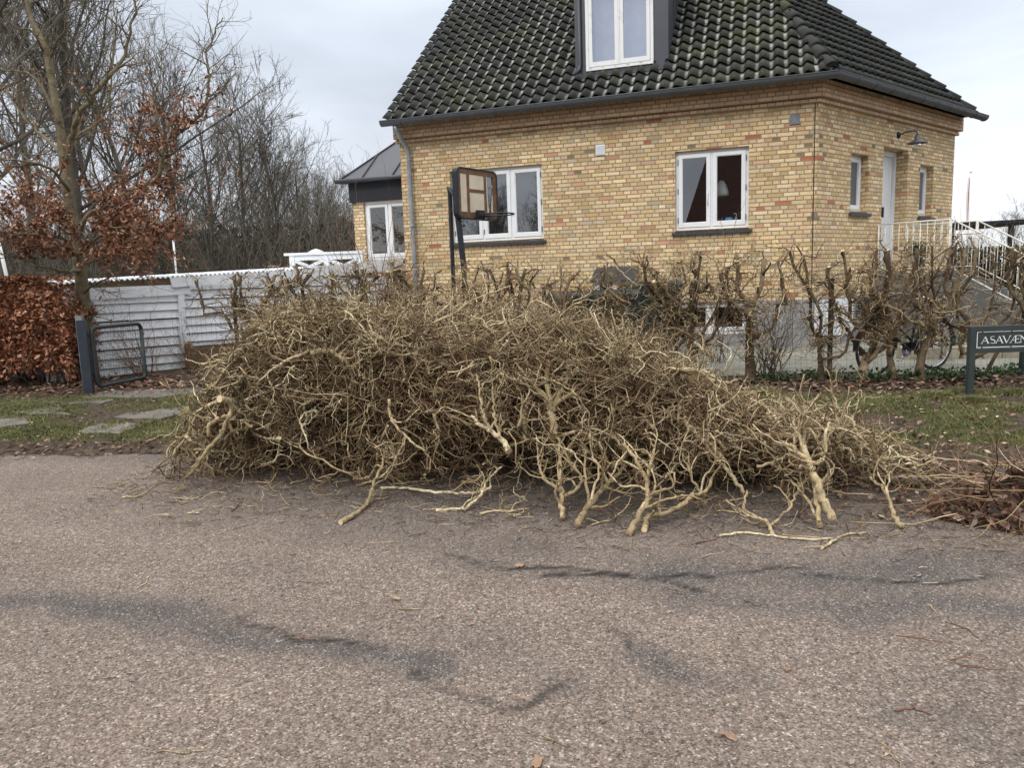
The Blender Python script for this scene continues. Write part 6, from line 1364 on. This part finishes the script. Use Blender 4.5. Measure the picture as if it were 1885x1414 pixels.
limb('limb with a bulging foot bending right beside the grey-barked one', [(1186, 980, None), (1188, 965, 4.33), (1190, 953, 4.36), (1215, 948, 4.4), (1250, 935, 4.45), (1275, 912, 4.55), (1300, 905, 4.6), (1310, 880, 4.7)], .021, .012, 6, .45, seed=7, forks=[([(1290, 907, 4.58), (1270, 870, 4.6), (1268, 840, 4.7)], .010, .006)])
limb('thick pale trunk piece with knots slanting to the asphalt at the right end', [(1532, 958, 4.2), (1518, 925, 4.25), (1505, 890, 4.3), (1494, 865, 4.35), (1486, 845, 4.4), (1478, 820, 4.5)], .028, .020, 5, .4, seed=8, forks=[([(1486, 845, 4.4), (1470, 835, 4.4), (1455, 820, 4.45), (1430, 815, 4.5)], .018, .009), ([(1490, 855, 4.38), (1510, 850, 4.4), (1518, 835, 4.45), (1520, 800, 4.5), (1528, 780, 4.6)], .016, .009), ([(1480, 825, 4.5), (1465, 790, 4.6), (1460, 770, 4.7)], .014, .008)])
limb('brown forked limb crossing under the thick pale trunk piece', [(1511, 976, None), (1506, 940, 4.25), (1500, 905, 4.35), (1492, 870, 4.5)], .018, .012, 4, .35, seed=9, forks=[([(1508, 960, 4.18), (1490, 925, 4.3), (1475, 905, 4.4), (1455, 885, 4.5)], .011, .007)])
limb('short cut limb resting on its end beside the leaf heap', [(1660, 975, None), (1650, 955, 4.2), (1638, 930, 4.3), (1625, 900, 4.4), (1600, 880, 4.5)], .018, .009, 4, .3, seed=10)
limb('long limb reaching far out on the asphalt, left of the middle', [(627, 966, None), (650, 955, None), (672, 935, 4.95), (684, 905, 5.0), (692, 880, 5.1), (705, 850, 5.2), (706, 828, 5.3)], .020, .007, 5, .4, seed=11, forks=[([(690, 885, 5.1), (710, 870, 5.15), (735, 835, 5.2), (745, 800, 5.3)], .011, .006)])
limb('curled dark limb with a bright sawn face at the left end of the heap', [(404, 735, 5.6), (418, 736, 5.65), (427, 748, 5.7), (422, 765, 5.72), (400, 772, 5.7), (385, 785, 5.7), (382, 805, 5.7)], .029, .014, 4, .35, seed=12, forks=[([(420, 765, 5.72), (412, 790, 5.7), (395, 815, 5.65), (380, 830, 5.6), (362, 858, 5.6), (343, 880, 5.6)], .020, .016), ([(390, 772, 5.7), (360, 765, 5.7), (340, 760, 5.7), (325, 770, 5.7)], .011, .006), ([(418, 775, 5.7), (432, 800, 5.75), (440, 815, 5.8)], .014, .010)], up=-.0)
limb('thick gold-barked limb lying level on top of the left half', [(573, 652, 5.65), (600, 645, 5.65), (625, 655, 5.65), (650, 672, 5.65), (672, 690, 5.7), (700, 698, 5.7)], .027, .012, 6, .4, seed=13, forks=[([(625, 652, 5.65), (655, 648, 5.65), (690, 652, 5.7), (715, 660, 5.75)], .016, .009), ([(650, 672, 5.65), (680, 700, 5.6), (725, 725, 5.6)], .011, .006)])
limb('forked pale limb pointing up to the right above the gold-barked one', [(650, 640, 5.75), (665, 622, 5.75), (690, 605, 5.8), (703, 585, 5.85), (712, 575, 5.9)], .018, .008, 5, .3, seed=14, forks=[([(690, 606, 5.8), (715, 612, 5.8), (722, 635, 5.8)], .009, .005)])
limb('short thick limb cut square near the white boards', [(513, 585, 6.1), (525, 580, 6.1), (540, 575, 6.1), (548, 590, 6.1), (550, 605, 6.1), (538, 620, 6.1), (540, 635, 6.1)], .021, .010, 4, .3, seed=15)
limb('straight bare stick pointing left out of the heap', [(371, 671, 6.0), (400, 666, 6.0), (430, 661, 6.0), (458, 655, 6.0), (466, 642, 6.0)], .009, .014, 2, .2, seed=16)
limb('upright knobbly limb rising to the hedge right of the gold-barked limb', [(757, 675, 5.8), (775, 655, 5.82), (790, 625, 5.85), (802, 600, 5.9), (805, 580, 5.95), (825, 565, 6.0), (838, 545, 6.05)], .023, .008, 6, .35, seed=17)
limb('pale hooked limb at the crest of the heap in the middle', [(1015, 650, 5.6), (1030, 640, 5.6), (1055, 638, 5.6), (1075, 625, 5.6), (1082, 610, 5.6)], .019, .010, 5, .35, seed=18, forks=[([(1035, 672, 5.5), (1060, 660, 5.5), (1085, 645, 5.5), (1105, 660, 5.5)], .016, .009)])
limb('bright limb arching over the gap before the bins', [(1168, 664, 5.5), (1185, 657, 5.5), (1205, 655, 5.5), (1225, 675, 5.5), (1245, 688, 5.5), (1262, 700, 5.45)], .016, .010, 5, .3, seed=19, forks=[([(1180, 655, 5.5), (1188, 640, 5.5), (1188, 625, 5.5)], .009, .007)])
limb('grey twin limbs sloping down to the right through the low part', [(1370, 908, 4.7), (1350, 880, 4.72), (1325, 850, 4.75), (1300, 820, 4.8), (1275, 790, 4.85), (1255, 770, 4.9), (1230, 775, 4.95)], .015, .011, 6, .35, seed=20, forks=[([(1335, 850, 4.75), (1310, 820, 4.8), (1290, 805, 4.82), (1265, 785, 4.87)], .013, .009)])
limb('stub with a sawn face sticking up before the right cellar window', [(1278, 630, 5.75), (1295, 645, 5.75), (1305, 655, 5.75), (1300, 675, 5.7)], .012, .008, 4, .3, seed=21)
limb('hooked limb hanging over the grass at the right end of the heap', [(1572, 825, 4.9), (1578, 800, 4.95), (1570, 775, 5.0), (1550, 760, 5.05), (1535, 730, 5.1), (1530, 715, 5.1)], .012, .005, 5, .3, seed=22)
limb('long thin limb lying level on the asphalt under the middle', [(700, 902, None), (750, 903, None), (800, 905, 5.0), (850, 908, 4.98), (885, 905, 5.0), (900, 880, 5.1), (925, 860, 5.2)], .012, .010, 4, .3, seed=23)
limb('curved limb with gold bark resting on the asphalt left of the standing limbs', [(803, 943, None), (840, 941, None), (865, 930, 4.8), (890, 905, 4.9), (905, 895, 4.95)], .013, .010, 3, .25, seed=24)
limb('second brown limb lying level just right of the gold-barked curve', [(884, 950, None), (915, 944, None), (945, 940, 4.7), (975, 938, 4.75)], .010, .006, 3, .2, seed=25)
limb('slim pale limb curving down the left half of the heap', [(716, 735, 5.3), (718, 760, 5.3), (728, 785, 5.25), (745, 800, 5.25), (765, 820, 5.2), (785, 830, 5.2)], .012, .009, 5, .35, seed=26)
limb('long slender stick lying flat on the asphalt in front of the right end', [(1325, 990, None), (1370, 985, None), (1420, 990, None), (1480, 997, None), (1530, 996, None)], .008, .006, 1, .12, seed=27, sub=1)
limb('broken stick with a pale torn end lying in front of the right end', [(1512, 1014, None), (1535, 1000, None), (1560, 988, None), (1595, 985, None)], .009, .005, 1, .12, seed=28, sub=1)
limb('wavy limb touching the asphalt between the two right-hand groups', [(1424, 990, None), (1415, 965, 4.25), (1400, 955, 4.3), (1370, 935, 4.45), (1375, 905, 4.6)], .014, .008, 4, .3, seed=29, forks=[([(1418, 968, 4.25), (1450, 940, 4.3), (1462, 915, 4.4), (1475, 890, 4.5)], .010, .006)])
R = np.random.RandomState(1)
for k, (px, py, Y) in enumerate([(345, 800, 5.9), (320, 860, 5.8), (300, 780, 6.1), (360, 720, 6.2), (640, 640, 5.7), (860, 640, 5.5), (930, 680, 5.3), (1130, 720, 5.0), (1200, 740, 4.95), (1400, 800, 4.8), (1560, 850, 4.6), (1640, 900, 4.4)]):
    p = at(px, py, Y); a = R.rand()*6.28
# ================================================================ LEAF HEAP at the right
R_ = np.random.RandomState(88); mb = MB(); c0_ = np.array([3.22, 4.22, 0]); n = 4200
a = R_.rand(n)*2*pi; q_ = np.sqrt(R_.rand(n)); X = c0_[0]+.15+q_*np.cos(a)*.86; Y = c0_[1]+.1+q_*np.sin(a)*.42-.12*(X-2.9); Z = .33*(1-q_**2)*(.35+.75*R_.rand(n))+.015
leaves(mb, np.c_[X, Y, Z], .075, R_, mat=0, curl=.5, asp=.6); m = 300
S = np.c_[c0_[0]+.1+R_.randn(m)*.40, c0_[1]+R_.randn(m)*.22, .05+.22*R_.rand(m)]; P, r = grow(R_, S, np.c_[R_.randn(m), R_.randn(m)*.5, R_.randn(m)*.25], .25+.5*R_.rand(m), .0042, .002, 8, .14); mb.tubes(clampz(P), r, 4, mat=1)
s_, d_, rr, t, Lp = spawn(R_, P, r, 2, .1, 1, .8); P2, r2 = grow(R_, s_, d_, .1+.15*R_.rand(len(t)), rr*.6, .0013, 4, .2); mb.tubes(clampz(P2), r2, 3, mat=2)
HL = rnd_mat('wet_brown_leaf', [(0, (.032, .020, .014)), (.4, (.078, .045, .029)), (.7, (.14, .080, .050)), (.9, (.28, .15, .095)), (1, (.46, .33, .25))], .45, .5, 25, .3)
mb.build('leaf_heap', [HL, BARK_T, BARK_R], None, kind='stuff', label='heap of wet brown leaves and thin twigs on the asphalt edge at the right')
PALE = plain('grey_weathered_log', (.42, .38, .33), .9, .1, 0, .25, 14, .004)
a_ = G(1622, 895); b_ = G(1708, 897); a_[2] = b_[2] = .05; mb = MB(); mb.tubes(catmull([a_, a_*.6+b_*.4+[0, .01, .006], b_], 5)[None], np.array([np.linspace(.024, .030, 11)]), 10); mb.build('weathered_log', PALE, None, label='short bleached log on the verge between brush heap and leaf heap', category='log')

# ================================================================ GRASS, LITTER AND DEBRIS
R_ = np.random.RandomState(99)
GRS = rnd_mat('winter_grass', [(0, (.055, .060, .022)), (.4, (.105, .115, .040)), (.75, (.18, .175, .072)), (1, (.31, .26, .14))], .7, .25, 3, .25)
def scatter(n, x0, x1, y0, y1, dens):
    x = x0+(x1-x0)*R_.rand(n); y = y0+(y1-y0)*R_.rand(n); k = R_.rand(n) < dens(x, y); return x[k], y[k]
def blades(x, y, h, mb, tuft=1.):
    n = len(x); z = th(x, y); a = R_.rand(n)*6.28; lean = R_.randn(n, 2)*.55; hh = h*(.5+.9*R_.rand(n)); w_ = .0022+.0016*R_.rand(n)
    b = np.c_[x, y, z]; s = np.c_[np.cos(a), np.sin(a), 0*a]*w_[:, None]; m_ = b+np.c_[lean*hh[:, None]*.35, hh*.62]; tp = b+np.c_[lean*hh[:, None], hh*(1-.25*R_.rand(n))]
    V = np.stack([b-s, b+s, m_+s*.8, m_-s*.8, tp], 1).reshape(-1, 3); i = np.arange(n)*5; v = R_.rand(n)*.75+.25*N1(x, y, .5)
    mb.add(V, np.stack([i, i+1, i+2, i+3], 1), 0, v); mb.add(V, np.stack([i+3, i+2, i+4], 1), 0, v)
mb = MB()
x, y = scatter(330000, 1.2, 7.5, 4.3, 9.2, lambda x, y: gmask(x, y)*(np.abs(x)/y < .80)); blades(x, y, .034, mb)
x, y = scatter(300000, -8.2, -1.5, 6.4, 11.2, lambda x, y: gmask(x, y)*np.clip((hedge_y(x)+.9-y)*1.5, 0, 1)*(np.abs(x)/y < .78)); blades(x, y, .030, mb)
for px, py, s_ in ((1722, 733, .07), (1790, 745, .05), (1870, 730, .10), (1770, 730, .08), (1400, 730, .10), (1450, 745, .12), (1560, 760, .10)):
    p = G(px, py); n = 1300; blades(p[0]+R_.randn(n)*s_, p[1]+R_.randn(n)*s_*.7, .075, mb)
mb.build('grass', GRS, None, kind='stuff', label='short patchy winter grass on the verge')
mb = MB()
def lit(x0, x1, y0, y1, n, dens, size, flat=.75, lift=.008, vp=1.3):
    x, y = scatter(n, x0, x1, y0, y1, dens); c = np.c_[x, y, np.maximum(th(x, y), 0)+lift+.012*R_.rand(len(x))]; leaves(mb, c, size, R_, flat=flat, curl=.4, asp=.65, val=R_.rand(len(c))**vp)
lit(1.0, 8, 3.8, 10, 30000, lambda x, y: np.exp(-((hedge_y(x)-.35-y)/.38)**2)*.85, .062, vp=2.6)
lit(1.5, 6, 3.9, 9, 9000, lambda x, y: np.clip(1-np.abs(y-edge(x)-.55)/.75, 0, 1)*.75*(N2(x, y, .3)+.2), .06)
lit(1.5, 7.5, 4.3, 9, 16000, lambda x, y: .10+.55*(N2.fbm(x, y, .35) > .50)*np.clip(1.3-(y-edge(x))/2.4, .2, 1), .048, .7, .02)
lit(-9.5, -3.2, 9.4, 12.4, 12000, lambda x, y: np.exp(-((y-(10.65-.0*x))/.5)**2)*.7, .07)
lit(-8, -2, 6.7, 10.5, 5000, lambda x, y: .30*(N2(x, y, .4) > .35), .036, .75, .02)
lit(-5, -2.2, 6.2, 7.8, 2500, lambda x, y: np.clip(1-np.abs(y-edge(x)-.1)/.35, 0, 1)*.6, .045)
mb.build('leaf_litter', LITTER, None, kind='stuff', label='fallen leaves strewn over the verge and under the hedge')
# crumbs and thin twig bits on the road
mb = MB(); n = 850; x = -3.6+7*R_.rand(n); y = 2.3+4.2*R_.rand(n)**.8; k = (y < edge(x)) & (R_.rand(n) < .35+.65*np.exp(-((y-(5.1-.25*x))/.6)**2)*(x > -3)); x = x[k]; y = y[k]; n = len(x)
P, r = grow(R_, np.c_[x, y, np.full(n, .008)], np.c_[R_.randn(n), R_.randn(n)*.6, np.zeros(n)], .015+.10*R_.rand(n)**2.5, .0015+.0012*R_.rand(n), .001, 4, .2); P[..., 2] = .007; mb.tubes(P, r, 4, mat=0, val=R_.rand(n)**1.8)
n = 260; x = -3.6+7.2*R_.rand(n); y = 2.2+3.9*R_.rand(n); k = y < edge(x)-.1; leaves(mb, np.c_[x, y, np.full(n, .01)][k], .014, R_, mat=1, flat=.9)
n = 1500; x = -3.2+6.4*R_.rand(n); y = fy_(x)-.25+.35*R_.randn(n); k = y < edge(x); P, r = grow(R_, np.c_[x, y, np.full(n, .01)][k], np.c_[R_.randn(k.sum()), R_.randn(k.sum())*.6, np.zeros(k.sum())], .04+.14*R_.rand(k.sum())**2, .0022, .0012, 5, .3); mb.tubes(clampz(P), r, 4, mat=0, val=R_.rand(len(P))**1.6)
mb.build('road_debris', [BARK_T, LITTER], None, kind='stuff', label='bark crumbs and bits of twig scattered over the asphalt')
TW = [([(250, 1085), (268, 1075), (277, 1060)], .0035, 'curved pale twig alone on the left asphalt'), ([(225, 917), (255, 915), (290, 892)], .005, 'forked stick lying left of the heap on the asphalt'), ([(426, 943), (440, 930), (448, 917)], .005, 'short pale stick in front of the left end of the heap'),
 ([(172, 897), (186, 899)], .006, 'tiny chunk of stick on the asphalt at the far left'), ([(300, 950), (316, 952)], .006, 'small hooked bit of wood below the left end of the heap'), ([(345, 947), (368, 946)], .006, 'straight bit of wood below the left end of the heap'),
 ([(1280, 1003), (1325, 990), (1331, 970)], .0045, 'reddish twig bent upwards in front of the heap'), ([(1740, 1147), (1775, 1158), (1800, 1176)], .0035, 'thin pale curved twig on the right asphalt'), ([(1705, 1113), (1725, 1131)], .003, 'short pale twig above the curved one at the right'),
 ([(1650, 1173), (1700, 1178), (1735, 1185)], .003, 'long dark twig on the right asphalt'), ([(1748, 1218), (1790, 1204)], .003, 'dark twig slanting up at the right'), ([(1765, 1225), (1810, 1232), (1850, 1236)], .003, 'dark twig parallel to the picture bottom at the far right'),
 ([(1648, 1313), (1680, 1307), (1715, 1320)], .0045, 'dark arched twig in the right foreground'), ([(1620, 1370), (1640, 1390), (1660, 1412)], .003, 'thin forked twig at the bottom edge on the right'), ([(1000, 1363), (1025, 1368), (1050, 1383)], .0025, 'thin pale thread-like twig in the bottom foreground'),
 ([(537, 1178), (560, 1176), (585, 1182)], .003, 'reddish twig lying on the long dark stain'), ([(290, 1386), (350, 1389)], .0025, 'thin twig near the bottom edge on the left'), ([(735, 1124), (760, 1124)], .004, 'short stick above the middle of the road'), ([(1430, 985), (1530, 994), (1600, 992)], .004, 'long thin twig beside the broken stick'), ([(1780, 1018), (1830, 1000), (1885, 975)], .003, 'thin pale stalk running out from the leaf heap'), ([(1630, 992), (1655, 985), (1672, 972)], .005, 'bent pale twig at the foot of the short cut limb')]
for k, (pts, r, lab) in enumerate(TW):
    P = catmull(np.array([G(*p)+[0, 0, r+.001] for p in pts]), 4); P[1:-1, :2] += R_.randn(len(P)-2, 2)*.004; mb = MB(); mb.tubes(P[None], np.linspace(r, r*.6, len(P))[None]*(1+.1*R_.randn(1, len(P))), 7)
    dk = 'dark' in lab or 'reddish' in lab; q = P[len(P)//2]; b2 = q+np.array([R_.randn()*.05, R_.randn()*.03, 0]); mb.tubes(np.array([[q, b2]]), r*.5, 5); mb.build('fallen_twig', BARK_R if dk else BARK_P, None, label=lab, category='twig')
LV_ = [(957, 1045, .09, 'reddish oak leaf on the asphalt in front of the heap'), (1340, 1360, .10, 'light brown torn leaf in the right foreground'), (868, 1152, .06, 'pale yellow leaf scrap in the middle of the road'), (808, 1138, .05, 'pale leaf scrap left of the yellow one'), (1233, 1130, .05, 'small red-brown leaf right of the middle'), (990, 1408, .10, 'pale leaf cut off by the bottom edge'), (728, 1106, .08, 'orange-brown leaf above the long dark stain'), (1450, 1237, .06, 'pale pinkish leaf on the right half of the road'), (1690, 1063, .06, 'orange leaf below the leaf heap'), (475, 999, .05, 'light leaf below the left half of the heap'), (963, 1290, .04, 'pale stone-like chip on the curved crack')]
for k, (px, py, s_, lab) in enumerate(LV_):
    R = np.random.RandomState(k); p = G(px, py); mb = MB(); nq = 14; a = np.linspace(0, 2*pi, nq, endpoint=False); rr_ = s_*.36*(.6+.4*np.abs(np.sin(a*2.5)))*(1+.15*R.randn(nq)); rz = R.rand()*3
    V = [[p[0], p[1], p[2]+.012]]+[[p[0]+r*cos(t)*cos(rz)-r*.55*sin(t)*sin(rz), p[1]+r*cos(t)*sin(rz)+r*.55*sin(t)*cos(rz), p[2]+.006+.012*R.rand()] for r, t in zip(rr_, a)]
    mb.add(V, [[0, 1+j, 1+(j+1) % nq] for j in range(nq)], 0, np.full(nq, .72+.28*R.rand())); mb.build('fallen_leaf', LITTER, None, label=lab, category='leaf', group='single leaves on the asphalt')
